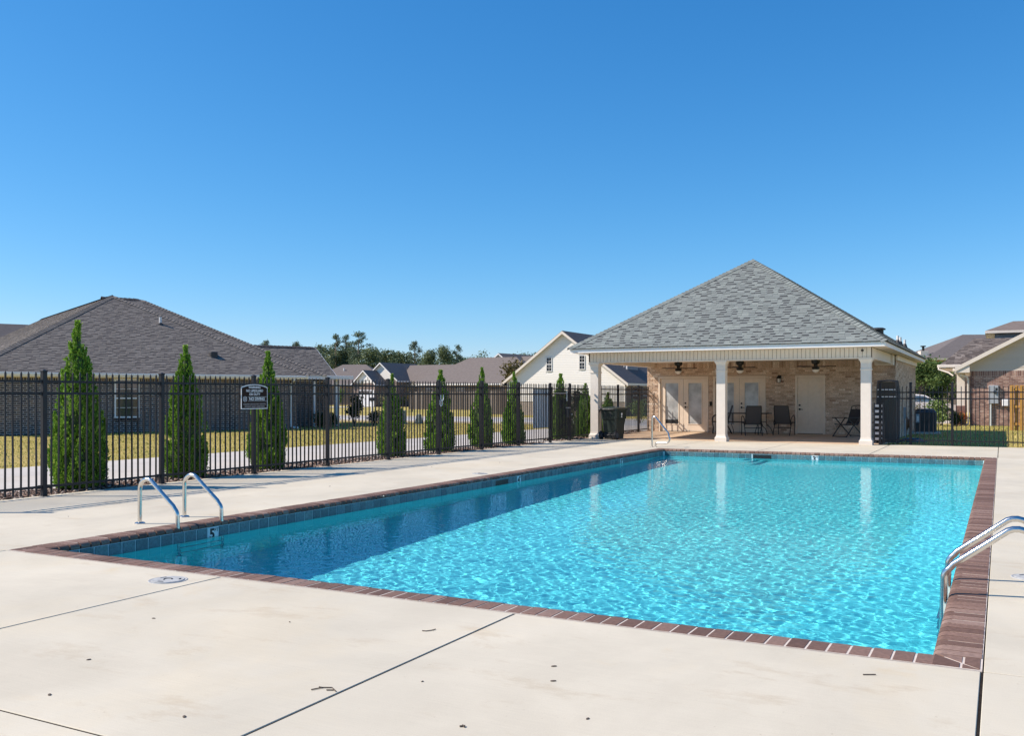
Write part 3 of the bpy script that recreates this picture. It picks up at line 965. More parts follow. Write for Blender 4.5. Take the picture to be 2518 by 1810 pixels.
link('grass', blades(26000, [(-3.0, 4.5, 27.5, 48.5)], 0.032, 0.008, 6), kind='stuff')

# ------------------------------------------------------------------ metal picket fences
FX = -11.46
def picket_mesh(h=1.66, s=0.0095):
    mb = MB()
    v = [(-s, -s, 0), (s, -s, 0), (s, s, 0), (-s, s, 0), (-s, -s, h - 0.035), (s, -s, h - 0.035), (s, s, h - 0.035), (-s, s, h - 0.035), (0, 0, h)]
    mb.add(v, [(3, 2, 1, 0), (0, 1, 5, 4), (1, 2, 6, 5), (2, 3, 7, 6), (3, 0, 4, 7), (4, 5, 8), (5, 6, 8), (6, 7, 8), (7, 4, 8)])
    return mb.mesh('picket', M['fence_black'])
def post_mesh(h=1.715, s=0.032):
    mb = MB(); mb.cbox(-s, s, -s, s, -0.02, h - 0.025, 0.004); mb.cbox(-s - 0.006, s + 0.006, -s - 0.006, s + 0.006, h - 0.025, h - 0.008, 0.004)
    mb.add([(-s, -s, h - 0.008), (s, -s, h - 0.008), (s, s, h - 0.008), (-s, s, h - 0.008), (0, 0, h + 0.006)], [(0, 1, 4), (1, 2, 4), (2, 3, 4), (3, 0, 4)])
    mb.cbox(-s - 0.02, s + 0.02, -s - 0.02, s + 0.02, -0.01, 0.008, 0.003)
    return mb.mesh('post', M['fence_black'])
PICKET = picket_mesh(); POST = post_mesh()
PICKET_R = picket_mesh(1.60)
def rail_mb(mb, a, b, z):
    """rail between two posts, its brackets at both ends"""
    a = Vector((a[0], a[1], z)); b = Vector((b[0], b[1], z)); d = (b - a).normalized()
    mb.bar(a, b, 0.026, 0.032)
    for p, s in ((a, 1), (b, -1)): mb.bar(p + d * s * 0.002, p + d * s * 0.045, 0.038, 0.046)
def fence_run(t, posts, rails=(1.555, 1.392, 0.13), gapn=0.1135, pk=None, first=True, last=True, bend=0.0, base=0.035):
    o = t.location
    r = random.Random(int(abs(posts[0][1]) * 10))
    for i, p in enumerate(posts):
        if (i == 0 and not first) or (i == len(posts) - 1 and not last): continue
        link('post', POST, t, (p[0] - o.x, p[1] - o.y, 0))
    for i in range(len(posts) - 1):
        a = Vector((posts[i][0] - o.x, posts[i][1] - o.y, 0)); b = Vector((posts[i + 1][0] - o.x, posts[i + 1][1] - o.y, 0))
        d = (b - a); L = d.length; d.normalize()
        for z in rails:
            mb = MB(); rail_mb(mb, a + d * 0.033, b - d * 0.033, z); mb.build('rail', M['fence_black'], t)
        n = max(1, round(L / gapn) - 1); st = L / (n + 1)
        for k in range(n):
            p = a + d * st * (k + 1)
            link('picket', pk or PICKET, t, (p.x, p.y, base + r.uniform(-0.004, 0.004)), (r.uniform(-bend, bend), r.uniform(-bend, bend), math.atan2(d.y, d.x)))

t = thing('metal_fence', 'long black metal picket fence along the left side of the pool deck', 'fence', (FX, 6.14, 0))
fence_run(t, [(FX, 6.14 + 1.99 * k) for k in range(10)], bend=0.006)
t = thing('metal_fence', 'short black picket fence between the gate and the pool house, behind the rubbish cart', 'fence', (FX, 25.4, 0))
fence_run(t, [(FX, 25.4), (FX, 26.86)], last=False, bend=0.004)
fence_run(t, [(FX, 27.24), (FX, 29.37), (FX, 31.36), (FX, 33.42)], first=False, bend=0.004)
t = thing('metal_fence', 'black metal picket fence right of the pool house in front of the air conditioner', 'fence', (-3.08, 27.52, 0))
fence_run(t, [(-2.98, 27.52), (-2.2, 27.52), (-1.17, 27.52), (0.82, 27.52), (2.81, 27.52)], rails=(1.44, 1.27, 0.13), pk=PICKET_R, bend=0.012, base=0.02)

# gate with its mesh screen and lock box
t = thing('pool_gate', 'black metal pool gate with mesh screen and lock box', 'gate', (FX, 24.07, 0))
mb = MB()
for y in (0.06, 1.25): mb.bar((0, y, 0.06), (0, y, 1.60), 0.04, 0.04)
mb.build('gate_frame', M['fence_black'], t)
for z in (1.555, 1.392, 0.17):
    mb = MB(); mb.bar((0, 0.08, z), (0, 1.23, z), 0.026, 0.032); mb.build('rail', M['fence_black'], t)
for k in range(10): link('picket', PICKET, t, (0, 0.16 + k * 0.108, 0.06))
mb = MB()
for k in range(66): mb.bar((-0.02, 0.45 + k * 0.024, 0.17), (-0.02, 0.45 + k * 0.024, 1.50), 0.004, 0.004)
for k in range(56): mb.bar((-0.02, 0.45, 0.17 + k * 0.024), (-0.02, 2.05, 0.17 + k * 0.024), 0.004, 0.004)
mb.build('mesh_screen', M['fence_black'], t, kind='stuff')
mb = MB(); mb.cbox(0.0, 0.09, 1.03, 1.29, 0.70, 0.98, 0.02); mb.cbox(0.091, 0.11, 1.12, 1.2, 0.76, 0.9, 0.008)
lb = mb.build('lock_box', M['black_plastic'], t)
mb = MB(); mb.box(0.0, 0.086, 1.05, 1.2, 0.984, 1.0); mb.lathe([(0.0, 0), (0.025, 0.001), (0.025, 0.012), (0.0, 0.013)], 12, (0.113, 1.24, 0.79), Matrix.Rotation(R(90), 3, 'Y')); mb.build('lock_plate', M['pale_metal'], lb)
mb = MB(); mb.tube([(0.035, 1.05, 1.19), (0.035, 1.05, 1.48)], 0.012, 8); mb.build('gate_closer', M['pale_metal'], t)
mb = MB(); mb.bar((0.03, 0.2, 1.42), (0.03, 1.05, 1.42), 0.012, 0.02); mb.build('closer_arm', M['pale_metal'], t)
mb = MB(); mb.cbox(-0.035, 0.0, 0.66, 0.86, 0.98, 1.22, 0.01); mb.build('notice_plate', M['black_plastic'], t)
mb = MB(); mb.box(-0.03, -0.018, 0.0, 1.02, 0.44, 1.555)
pn = mb.build('shield_panel', M['white_plastic'], None, loc=(FX, 22.98, 0))
tag(pn, 'tall white plastic panel fixed behind the pickets beside the pool gate', 'panel')

# warning sign on the fence
t = thing('warning_sign', 'brown no lifeguard and no diving warning sign on the metal fence', 'sign', (FX + 0.05, 12.07, 1.13))
def sign_outline(w, h, rise, inset, n=14):
    pts = [(-w / 2 + inset, inset), (w / 2 - inset, inset)]
    for i in range(n + 1):
        a = -1 + 2 * i / n
        pts.append(((w / 2 - inset) * -a, h - inset + rise * (1 - a * a)))
    return pts
mb = MB(); mb.prism([(0.0, p[0], p[1]) for p in sign_outline(0.635, 0.375, 0.05, 0)], (0.008, 0, 0)); mb.build('border', M['white_print'], t)
mb = MB(); mb.prism([(0.008, p[0], p[1]) for p in sign_outline(0.635, 0.375, 0.05, 0.013)], (0.003, 0, 0)); mb.build('face', M['sign_brown'], t)
def sign_line(body, y, z, size, mat, bold=0.001, sx=1.0, al='CENTER'):
    link('lettering', text_mesh('lettering', body, size, mat, al, 0.0004, bold), t, (0.0118, y, z), (R(90), 0, R(90)), (sx, 1, 1))
sign_line('WARNING:', 0, 0.372, 0.058, M['white_print'], sx=1.0)
sign_line('NO LIFEGUARD', 0, 0.312, 0.058, M['white_print'], sx=1.0)
sign_line('ON DUTY', 0, 0.252, 0.058, M['white_print'])
sign_line('NO DIVING', 0.055, 0.172, 0.07, M['white_print'], 0.0014, 1.03)
sign_line('CHILDREN SHOULD NOT USE POOL', 0, 0.082, 0.034, M['grey_print'], 0.0004, 0.98)
sign_line('WITHOUT ADULT SUPERVISION', 0, 0.042, 0.034, M['grey_print'], 0.0004, 0.98)
mb = MB(); mb.box(0.011, 0.0124, -0.165, 0.29, 0.208, 0.2115); mb.box(0.011, 0.0124, -0.165, 0.29, 0.1335, 0.137); mb.build('frame_line', M['white_print'], t)
mb = MB(); ring = []
for i in range(25):
    a = i / 24 * 2 * math.pi; ring.append((0.0118, -0.232 + 0.042 * math.cos(a), 0.172 + 0.042 * math.sin(a)))
mb.tube(ring, 0.0035, 5, False)
mb.bar((0.0118, -0.26, 0.145), (0.0118, -0.204, 0.199), 0.006, 0.003, (1, 0, 0)); mb.bar((0.0122, -0.258, 0.197), (0.0122, -0.206, 0.147), 0.006, 0.003, (1, 0, 0))
mb.build('no_diving_symbol', M['white_print'], t)

# white rope hung on a post
mb = MB()
for (y0, z0, r, dz) in ((0.035, 1.30, 0.06, 0.07), (-0.01, 1.16, 0.045, 0.09)):
    mb.tube([(0.045, y0 - r, z0 + dz)] + [(0.045, y0 - r * math.cos(math.pi * i / 8), z0 - r * math.sin(math.pi * i / 8)) for i in range(9)] + [(0.045, y0 + r, z0 + dz)], 0.009, 7)
rp = mb.build('rope', M['white_plastic'], None, True, loc=(FX, 18.12, 0))
tag(rp, 'white loop of rope hanging on a post of the metal fence', 'rope')

# ------------------------------------------------------------------ arborvitae behind the fence
ARB = leaf_mat('arborvitae_sprays', [(0, (0.085, 0.19, 0.02)), (0.4, (0.17, 0.33, 0.033)), (0.8, (0.26, 0.44, 0.05)), (1, (0.44, 0.55, 0.12))], 0.3)
def arb_mesh(seed, n=62000):
    """unit-height crown (z 0..1, radius about 0.17): upright sprays gathered in flame-shaped tufts"""
    g = np.random.default_rng(seed)
    prof_z = np.array([0.0, 0.03, 0.1, 0.2, 0.35, 0.5, 0.62, 0.75, 0.86, 0.94, 1.0])
    prof_r = np.array([0.10, 0.145, 0.168, 0.166, 0.15, 0.126, 0.103, 0.076, 0.05, 0.026, 0.008])
    nt = 340
    tz = 1 - np.sqrt(1 - g.random(nt) * 0.995); tz = np.clip(tz, 0.02, 0.98)
    ta = g.uniform(0, 6.283, nt); tr = np.interp(tz, prof_z, prof_r) * (0.76 + 0.25 * g.random(nt)) * (1 + 0.12 * np.sin(3 * ta + seed) * (tz < 0.6))
    tl = (0.05 + 0.07 * g.random(nt)) * (1.1 - 0.6 * tz); tw = (0.011 + 0.013 * g.random(nt)) * (1.15 - 0.75 * tz)
    k = g.integers(0, nt, n)
    s = g.random(n)
    wid = tw[k] * (1 - 0.75 * s ** 1.5)
    off = g.normal(size=(n, 2)) * wid[:, None] * 0.62
    ca, sa = np.cos(ta[k]), np.sin(ta[k])
    lean = (s - 0.25) * tl[k] * 0.18
    P = np.stack([ca * (tr[k] - 0.012 + lean) + off[:, 0], sa * (tr[k] - 0.012 + lean) + off[:, 1], tz[k] + (s - 0.45) * tl[k]], 1)
    m = n // 6       # inner fill
    zi = 1 - np.sqrt(1 - g.random(m) * 0.98); ai = g.uniform(0, 6.283, m); ri = np.interp(zi, prof_z, prof_r) * 0.75 * np.sqrt(g.random(m))
    P[:m] = np.stack([np.cos(ai) * ri, np.sin(ai) * ri, zi], 1)
    m2 = n // 40     # the leader
    P[m:m + m2] = np.stack([g.normal(size=m2) * 0.006, g.normal(size=m2) * 0.006, g.uniform(0.88, 1.0, m2)], 1)
    out = P.copy(); out[:, 2] = 0; out /= np.linalg.norm(out, axis=1)[:, None] + 1e-6
    B = out * g.uniform(0.1, 0.75, n)[:, None] + g.normal(size=(n, 3)) * 0.35; B[:, 2] = np.abs(B[:, 2]) + 0.7
    B /= np.linalg.norm(B, axis=1)[:, None]
    A = np.cross(B, g.normal(size=(n, 3))); A /= np.linalg.norm(A, axis=1)[:, None]
    L = 0.0118 * np.exp(g.normal(size=n) * 0.3)
    P[:, 2] = np.maximum(P[:, 2], 0.012)
    return quads_mesh('foliage', P, A * (L * 0.30)[:, None], B * L[:, None], ARB)
arbs = [arb_mesh(s) for s in (11, 12, 13)]
core = MB(); core.lathe([(0.05, 0.02), (0.105, 0.06), (0.118, 0.15), (0.105, 0.32), (0.08, 0.5), (0.052, 0.68), (0.026, 0.84), (0.004, 0.95)], 12)  # solid dark cone for inner foliage, added to block light and darken the gaps
arb_core = core.mesh('inner_shade_core', plain('dark_shade_core', (0.05, 0.075, 0.02), 0.95, var=0.5, nscale=12))
tr = MB(); tr.tube([(0, 0, -0.02), (0.003, 0, 0.4), (0, 0.002, 0.9)], [0.016, 0.01, 0.003], 7)
arb_trunk = tr.mesh('trunk', M['bark'])
ARB_AT = [(9.11, 2.46, 2.2, 0, 0.3, 'tallest arborvitae left of the brick house window, nearest behind the metal fence'),
          (11.16, 2.2, 2.0, 1, 1.7, 'arborvitae with a forked top just left of the warning sign'),
          (13.13, 2.18, 2.0, 2, 3.2, 'arborvitae partly hidden by the brown warning sign'),
          (17.1, 1.84, 1.8, 0, 4.4, 'arborvitae in front of the white garage door of the far gabled house'),
          (19.13, 1.98, 2.1, 1, 0.8, 'arborvitae behind the fence post with the white rope'),
          (21.16, 2.09, 1.85, 2, 5.3, 'slim arborvitae between the roped post and the cream gabled house'),
          (22.96, 2.01, 1.85, 0, 2.2, 'arborvitae beside the white panel left of the gate'),
          (26.07, 2.03, 2.3, 1, 3.9, 'arborvitae seen through the mesh of the pool gate'),
          (28.01, 1.75, 2.1, 2, 1.1, 'dark arborvitae just left of the left porch column'),
          (30.0, 1.46, 2.1, 0, 5.9, 'small arborvitae seen above the rubbish cart through the fence')]
for (y, h, w, k, rz, lab) in ARB_AT:
    w *= 1.07
    t = thing('arborvitae', lab, 'tree', (-12.05 - 0.02, y, -0.03), rz, 'arborvitae planted along the outside of the fence')
    link('foliage', arbs[k], t, (0, 0, 0.02), None, (w, w, h))
    link('trunk', arb_trunk, t, None, None, (2, 2, h)); link('inner_shade_core', arb_core, t, None, None, (w, w, h))
    if y == 11.16:
        link('foliage', arbs[2], t, (-0.13, 0.0, 1.2), None, (1.0, 1.0, 0.74))

# ------------------------------------------------------------------ pool ladders and hand rail
def arc(c, r, a0, a1, n=6):
    return [(c[0] + r * math.cos(R(a0 + (a1 - a0) * i / n)), c[1] + r * math.sin(R(a0 + (a1 - a0) * i / n))) for i in range(n + 1)]
def ladder(label, x_foot, sgn, ya, yb):
    """sgn = +1 when the pool lies towards +x of the foot"""
    t = thing('pool_ladder', label, 'ladder', (x_foot, (ya + yb) / 2, 0), 0, 'stainless steel pool ladders')
    prof = [(0, 0), (0, 0.36)] + arc((0.115, 0.365), 0.115, 180, 60, 7) + [(0.34, 0.335), (0.50, 0.215)] + arc((0.475, 0.115), 0.085, 55, 0, 5) + [(0.565, -0.05), (0.575, -0.95)]
    half = (yb - ya) / 2
    for s in (-1, 1):
        mb = MB(); mb.tube([(sgn * p[0], s * half, p[1]) for p in prof], 0.0225, 12)
        h = mb.build('hand_rail', M['steel'], t, True)
        mb = MB(); mb.lathe([(0.055, 0.0), (0.055, 0.006), (0.045, 0.016), (0.026, 0.02)], 18, (0, s * half, 0)); mb.build('escutcheon', M['steel'], h, True)
    for z in (-0.22, -0.50, -0.78):
        mb = MB(); mb.cbox(sgn * 0.57 - 0.04, sgn * 0.57 + 0.04, -half + 0.02, half - 0.02, z - 0.015, z + 0.015, 0.005); mb.build('step', M['pale_metal'], t)
    return t
ladder('stainless steel pool ladder beside the 5 FT depth marker', -8.12, 1, 6.88, 7.49)
ladder('stainless steel pool ladder standing on the right edge of the pool', 0.21, -1, 7.02, 7.61)

t = thing('hand_rail', 'bent stainless steel hand rail at the far pool steps in front of the rubbish cart', 'hand rail', (-8.12, 23.25, 0), R(-14))
prof = [(0, 0), (0, 0.73)] + arc((0.07, 0.73), 0.07, 180, 50, 6) + [(0.50, 0.38)] + arc((0.44, 0.22), 0.10, 40, -90, 8) + [(0.20, 0.115)] + arc((0.17, 0.055), 0.06, 90, 180, 5) + [(0.11, 0.0)]
mb = MB(); mb.tube([(p[0], 0, p[1]) for p in prof], 0.0225, 12); mb.build('rail', M['steel'], t, True)
for x in (0, 0.11):
    mb = MB(); mb.lathe([(0.05, 0.0), (0.05, 0.006), (0.026, 0.016)], 16, (x, 0, 0)); mb.build('escutcheon', M['steel'], t, True)

# skimmer lids set into the deck
LID = plain('weathered_lid_plastic', (0.40, 0.41, 0.40), 0.95, var=0.2, nscale=25, spec=0.15)
def lid(x, y, label, rz):
    t = thing('skimmer_lid', label, 'lid', (x, y, 0.0), rz, 'round skimmer lids set into the deck')
    mb = MB(); mb.lathe([(0.0, 0.001), (0.122, 0.0012), (0.132, 0.004), (0.138, 0.004), (0.14, 0.0)], 40); mb.build('rim', LID, t)
    mb = MB(); mb.lathe([(0.118, 0.0022), (0.116, 0.0065), (0.0, 0.0075)], 40); mb.build('cover', LID, t, True)
    for a in (0.4, 2.5, 4.6):
        mb = MB(); c = (0.085 * math.cos(a), 0.085 * math.sin(a), 0.0068)
        mb.obox(c, (0.045, 0.014, 0.003), Matrix.Rotation(a + 1.57, 3, 'Z')); mb.build('finger_slot', M['black_plastic'], t)
    mb = MB()
    mb.tube([(0.03 * math.cos(a / 10 * 4.2), 0.03 * math.sin(a / 10 * 4.2), 0.0075) for a in range(11)], 0.005, 5); mb.build('finger_slot', M['black_plastic'], t)
lid(-5.46, 4.88, 'round grey skimmer lid in the concrete near the left front corner', 0.3)
lid(0.20, 7.97, 'round grey skimmer lid by the right ladder', 2.0)
lid(-8.03, 14.0, 'round grey skimmer lid far along the left side of the deck', 1.0)

# twigs and specks lying on the near concrete
def twig(pts, r, label):
    mb = MB()
    for q in pts: mb.tube([(p[0], p[1], 0.004) for p in q], r, 5)
    o = mb.build('twig', M['bark'], None)
    tag(o, label, 'twig', 'dry twigs lying on the near deck')
twig([[(-2.975, 4.515), (-2.95, 4.52), (-2.93, 4.55), (-2.925, 4.58)]], 0.0028, 'small curved twig on the concrete between the slab joint and the pool')
twig([[(-2.835, 3.37), (-2.81, 3.42), (-2.77, 3.44), (-2.72, 3.405)], [(-2.83, 3.42), (-2.81, 3.42)], [(-2.77, 3.40), (-2.74, 3.415)]], 0.0028, 'forked dark twig touching the diagonal slab joint')
twig([[(-0.60, 4.815), (-0.545, 4.845)]], 0.003, 'straight brown twig near the right front corner of the pool coping')
twig([[(-1.98, 3.285), (-1.962, 3.30)], [(-1.975, 3.30), (-1.958, 3.288)]], 0.004, 'crumpled dark twig in the middle of the nearest slab')
gd = random.Random(5)
for (x, y) in ((-4.18, 3.22), (-3.85, 2.76), (-3.08, 2.84), (-3.8, 4.32), (-2.0, 4.24), (-1.9, 4.02), (-1.55, 3.62), (-4.6, 4.0), (-2.45, 3.72), (-9.3, 6.9), (-8.9, 11.0), (-9.0, 16.5), (-9.6, 14.9), (-10.2, 17.6)):
    mb = MB(); s = gd.uniform(0.005, 0.011)
    mb.lathe([(0.0, 0), (s, 0.001), (s * 0.9, 0.004), (0.0, 0.006)], 7, (0, 0, 0))
    o = mb.build('dead_leaf', M['bark'], None, loc=(x, y, 0.0), rot=(0, 0, gd.uniform(0, 6)))
    o.scale = (1.5, 0.8, 1)
    tag(o, 'tiny dark speck of dead leaf on the pale concrete deck', 'leaf', 'dark specks of leaf litter on the deck')

# ------------------------------------------------------------------ pool house
BX, BY = -11.49, 32.4
ph = thing('pool_house', 'tan brick pool house with open columned porch and grey shingled hip roof', 'pool house', (BX, BY, 0))
WW = 8.44
DOORS = [(0.42, 2.28), (2.45, 4.29), (5.28, 6.26)]        # openings incl. casing, left to right
DTOP = 2.03
front = Face([(0, 0, 0.0), (WW, 0, 0.0), (WW, 0, 2.53), (0, 0, 2.53)])
holes = [(a, b, -1, DTOP) for a, b in DOORS]
MORTAR_TAN = plain('tan_mortar', (0.54, 0.43, 0.33), 0.95, var=0.2, nscale=25)
w = wall_panel(ph, 'wall', front, [(a, b, 0.0, DTOP) for a, b in DOORS], 0.2, MORTAR_TAN)
bricks(w, front, holes, BRICK_TAN, 0.072, 0.2, 0.011, 0.010, single=250, seed=3, tumble=0.005, soldier=0.2)
right = Face([(WW, 0.0, -0.1), (WW, 7.9, -0.1), (WW, 7.9, 2.62), (WW, 0.0, 2.62)])
w = wall_panel(ph, 'wall', right, [], 0.2, MORTAR_TAN)
bricks(w, right, [], BRICK_TAN, 0.072, 0.2, 0.011, 0.010, single=45, seed=4, tumble=0.005, soldier=0.2)
left = Face([(0, 7.9, -0.1), (0, 0.0, -0.1), (0, 0.0, 2.62), (0, 7.9, 2.62)])
w = wall_panel(ph, 'wall', left, [], 0.2, MORTAR_TAN)
bricks(w, left, [], BRICK_TAN, 0.0767, 0.22, 0.012, 0.010, single=0, seed=5, tumble=0.005)
wall_panel(ph, 'wall', Face([(WW, 7.9, -0.1), (0, 7.9, -0.1), (0, 7.9, 2.62), (WW, 7.9, 2.62)]), [], 0.2, MORTAR_TAN)

def handle_set(parent, x, y, z, sgn):
    mb = MB(); Q = Matrix.Rotation(R(90), 3, 'X')
    mb.lathe([(0.0, 0), (0.032, 0.002), (0.030, 0.02), (0.0, 0.024)], 14, (x, y, z + 0.14), Q); mb.build('deadbolt', M['bronze'], parent, True)
    mb = MB(); mb.lathe([(0.0, 0), (0.034, 0.002), (0.030, 0.018), (0.012, 0.02), (0.012, 0.05), (0.0, 0.052)], 14, (x, y, z), Q)
    mb.tube([(x, y - 0.045, z), (x + sgn * 0.06, y - 0.048, z), (x + sgn * 0.11, y - 0.045, z - 0.008)], 0.009, 8); mb.build('door_handle', M['bronze'], parent, True)

def door_casing(a, b, name, label):
    mb = MB(); c = 0.07
    mb.cbox(a, a + c, -0.03, 0.12, 0.02, DTOP - 0.001, 0.004); mb.cbox(b - c, b, -0.03, 0.12, 0.02, DTOP - 0.001, 0.004); mb.cbox(a + c, b - c, -0.032, 0.12, DTOP - c, DTOP, 0.004)
    o = mb.build(name, M['tan_door'], ph, label=label)
    mb = MB(); mb.cbox(a + c, b - c, -0.02, 0.14, 0.015, 0.06, 0.004); mb.build('threshold', M['bronze'], o)
    return o

def french(a, b, label, notice=False):
    d = door_casing(a, b, 'french_door', label)
    a += 0.073; b -= 0.073; m = (a + b) / 2
    for (x0, x1, side) in ((a, m - 0.004, 1), (m + 0.004, b, -1)):
        mb = MB(); s = 0.165; z0, z1 = 0.062, DTOP - 0.076; g0, g1 = 0.31, 1.815
        for (p, q, r0, r1) in ((x0, x0 + s, z0, z1), (x1 - s, x1, z0, z1), (x0 + s, x1 - s, z0, g0), (x0 + s, x1 - s, g1, z1)):
            mb.box(p, q, 0.02, 0.06, r0, r1)
        # moulding round the glass and the two raised bottom panels
        for (p, q, r0, r1) in ((x0 + s - 0.012, x0 + s + 0.02, g0 - 0.012, g1 + 0.012), (x1 - s - 0.02, x1 - s + 0.012, g0 - 0.012, g1 + 0.012), (x0 + s + 0.02, x1 - s - 0.02, g0 - 0.012, g0 + 0.02), (x0 + s + 0.02, x1 - s - 0.02, g1 - 0.02, g1 + 0.012)):
            mb.box(p, q, 0.008, 0.03, r0, r1)
        mb.build('door_leaf', M['tan_door'], d)
        mb = MB(); mb.box(x0 + s + 0.018, x1 - s - 0.018, 0.032, 0.04, g0 + 0.018, g1 - 0.018); mb.build('pane', M['glass_frost'], d)
        for z in (0.3, 1.05, 1.75):
            hx = x0 - 0.004 if side > 0 else x1 + 0.004
            mb = MB(); mb.tube([(hx, 0.012, z), (hx, 0.012, z + 0.09)], 0.008, 6); mb.build('hinge', M['bronze'], d)
    handle_set(d, m + 0.075 if True else 0, 0.02, 0.93, 1)
    if notice:
        mb = MB(); mb.box(a + 0.17, m - 0.17, 0.026, 0.031, 0.335, 0.475); mb.build('notice_plate', M['black_plastic'], d)
    mb = MB(); mb.box(m - 0.0035, m + 0.0035, 0.03, 0.05, 0.062, DTOP - 0.076); mb.build('astragal', M['groove'], d)
french(*DOORS[0], 'double french door partly in the sun beside the left end of the wall', True)
french(*DOORS[1], 'double french door behind the middle column and the patio table')
d = door_casing(*DOORS[2], 'panel_door', 'solid six panel door on the right')
a, b = DOORS[2][0] + 0.073, DOORS[2][1] - 0.073
mb = MB(); mb.box(a, b, 0.02, 0.06, 0.062, DTOP - 0.076)
wd = (b - a - 0.36) / 2
for cx0 in (a + 0.12, a + 0.24 + wd):
    for (z0, z1) in ((0.20, 0.78), (0.95, 1.50), (1.62, 1.84)):
        mb.cbox(cx0, cx0 + wd, 0.008, 0.021, z0, z1, 0.003)
        mb.box(cx0 + 0.03, cx0 + wd - 0.03, -0.0, 0.009, z0 + 0.035, z1 - 0.035)
mb.build('door_leaf', M['tan_door'], d)
handle_set(d, a + 0.07, 0.02, 0.88, 1)

# columns
def sq_lathe(mb, prof, c):
    mb.lathe([(h * math.sqrt(2), z) for h, z in prof], 4, c, Matrix.Rotation(R(45), 3, 'Z'))
col_x = [0.19, 4.20, 8.205]; CY = -5.35
mb = MB(); sq_lathe(mb, [(0.13, 0.18), (0.13, 2.26)], (0, 0, 0)); shaft = mb.mesh('column', M['cream_trim'])
mb = MB(); sq_lathe(mb, [(0.172, 0), (0.172, 0.115), (0.168, 0.12), (0.155, 0.13), (0.140, 0.16), (0.133, 0.21)], (0, 0, 0)); base = mb.mesh('base', M['cream_trim'])
mb = MB(); sq_lathe(mb, [(0.132, 2.24), (0.138, 2.27), (0.155, 2.31), (0.172, 2.33), (0.176, 2.335), (0.176, 2.368)], (0, 0, 0)); capm = mb.mesh('capital', M['cream_trim'])
mb = MB(); sq_lathe(mb, [(0.131, 2.05), (0.146, 2.058), (0.146, 2.09), (0.131, 2.098)], (0, 0, 0)); bandm = mb.mesh('band', M['cream_trim'])
for x in col_x:
    c = link('column', shaft, ph, (x, CY, 0))
    link('base', base, c); link('capital', capm, c); link('band', bandm, c)
    if x == col_x[0]:
        mb = MB(); mb.cbox(0.131, 0.137, -0.035, 0.035, 0.82, 0.94, 0.002); mb.box(0.137, 0.15, -0.015, 0.015, 0.85, 0.91); mb.build('outlet_box', M['bronze'], c)

# beams, board frieze, soffit, fascia
mb = MB()
mb.box(0.06, 8.335, CY - 0.125, CY + 0.13, 2.37, 2.68)
mb.box(0.06, 0.32, CY + 0.132, -0.02, 2.371, 2.679); mb.box(8.075, 8.335, CY + 0.132, -0.02, 2.371, 2.679)
mb.build('beam', M['soffit'], ph)
mb = MB(); mb.cbox(0.03, 8.365, CY - 0.175, CY - 0.126, 2.368, 2.398, 0.004); mb.cbox(8.336, 8.385, CY - 0.126, -0.45, 2.369, 2.399, 0.004); mb.build('frieze_moulding', M['cream_trim'], ph)
def board_run(n, place):
    for i in range(n):
        place(i).build('frieze_board', M['cream_trim'], ph)
nb = 72; bw = 8.30 / nb
def pf(i):
    mb = MB(); mb.cbox(0.05 + i * bw + 0.005, 0.05 + (i + 1) * bw - 0.005, CY - 0.15, CY - 0.126, 2.40, 2.678, 0.003); return mb
board_run(nb, pf)
def pr(i):
    mb = MB(); y = CY - 0.12 + i * bw; mb.cbox(8.336, 8.36, y + 0.005, y + bw - 0.005, 2.40, 2.678, 0.003); return mb
board_run(42, pr)
mb = MB(); mb.box(0.0, 8.37, CY - 0.1255, CY - 0.1245, 2.4, 2.67); mb.build('groove_backing', M['groove'], ph)
mb = MB(); mb.cbox(7.85, 8.42, -0.45, -0.005, 2.33, 2.66, 0.004); mb.cbox(WW + 0.013, WW + 0.07, 0.0, 7.8, 2.50, 2.66, 0.004); mb.build('trim_box', M['cream_trim'], ph)
mb = MB(); mb.box(0.33, 8.07, CY + 0.135, -0.02, 2.52, 2.54); mb.build('porch_ceiling', M['soffit'], ph)
E0, E1, EF, EB, EZ = -0.41, 8.77, -6.0, 8.3, 2.69
mb = MB()
mb.box(E0 + 0.02, E1 - 0.02, EF + 0.02, CY - 0.151, EZ - 0.012, EZ); mb.box(8.386, E1 - 0.02, CY - 0.15, EB - 0.02, EZ - 0.012, EZ); mb.box(E0 + 0.02, 0.03, CY - 0.15, EB - 0.02, EZ - 0.012, EZ)
mb.build('soffit', M['soffit'], ph)
mb = MB(); FZ0, FZ1 = 2.675, 2.80
mb.cbox(E0, E1, EF, EF + 0.02, FZ0, FZ1, 0.003); mb.cbox(E1 - 0.021, E1, EF + 0.021, EB, FZ0, FZ1, 0.003); mb.cbox(E0, E0 + 0.021, EF + 0.021, EB, FZ0, FZ1, 0.003); mb.cbox(E0 + 0.022, E1 - 0.022, EB - 0.02, EB, FZ0, FZ1, 0.003)
mb.build('fascia', M['white_trim'], ph)

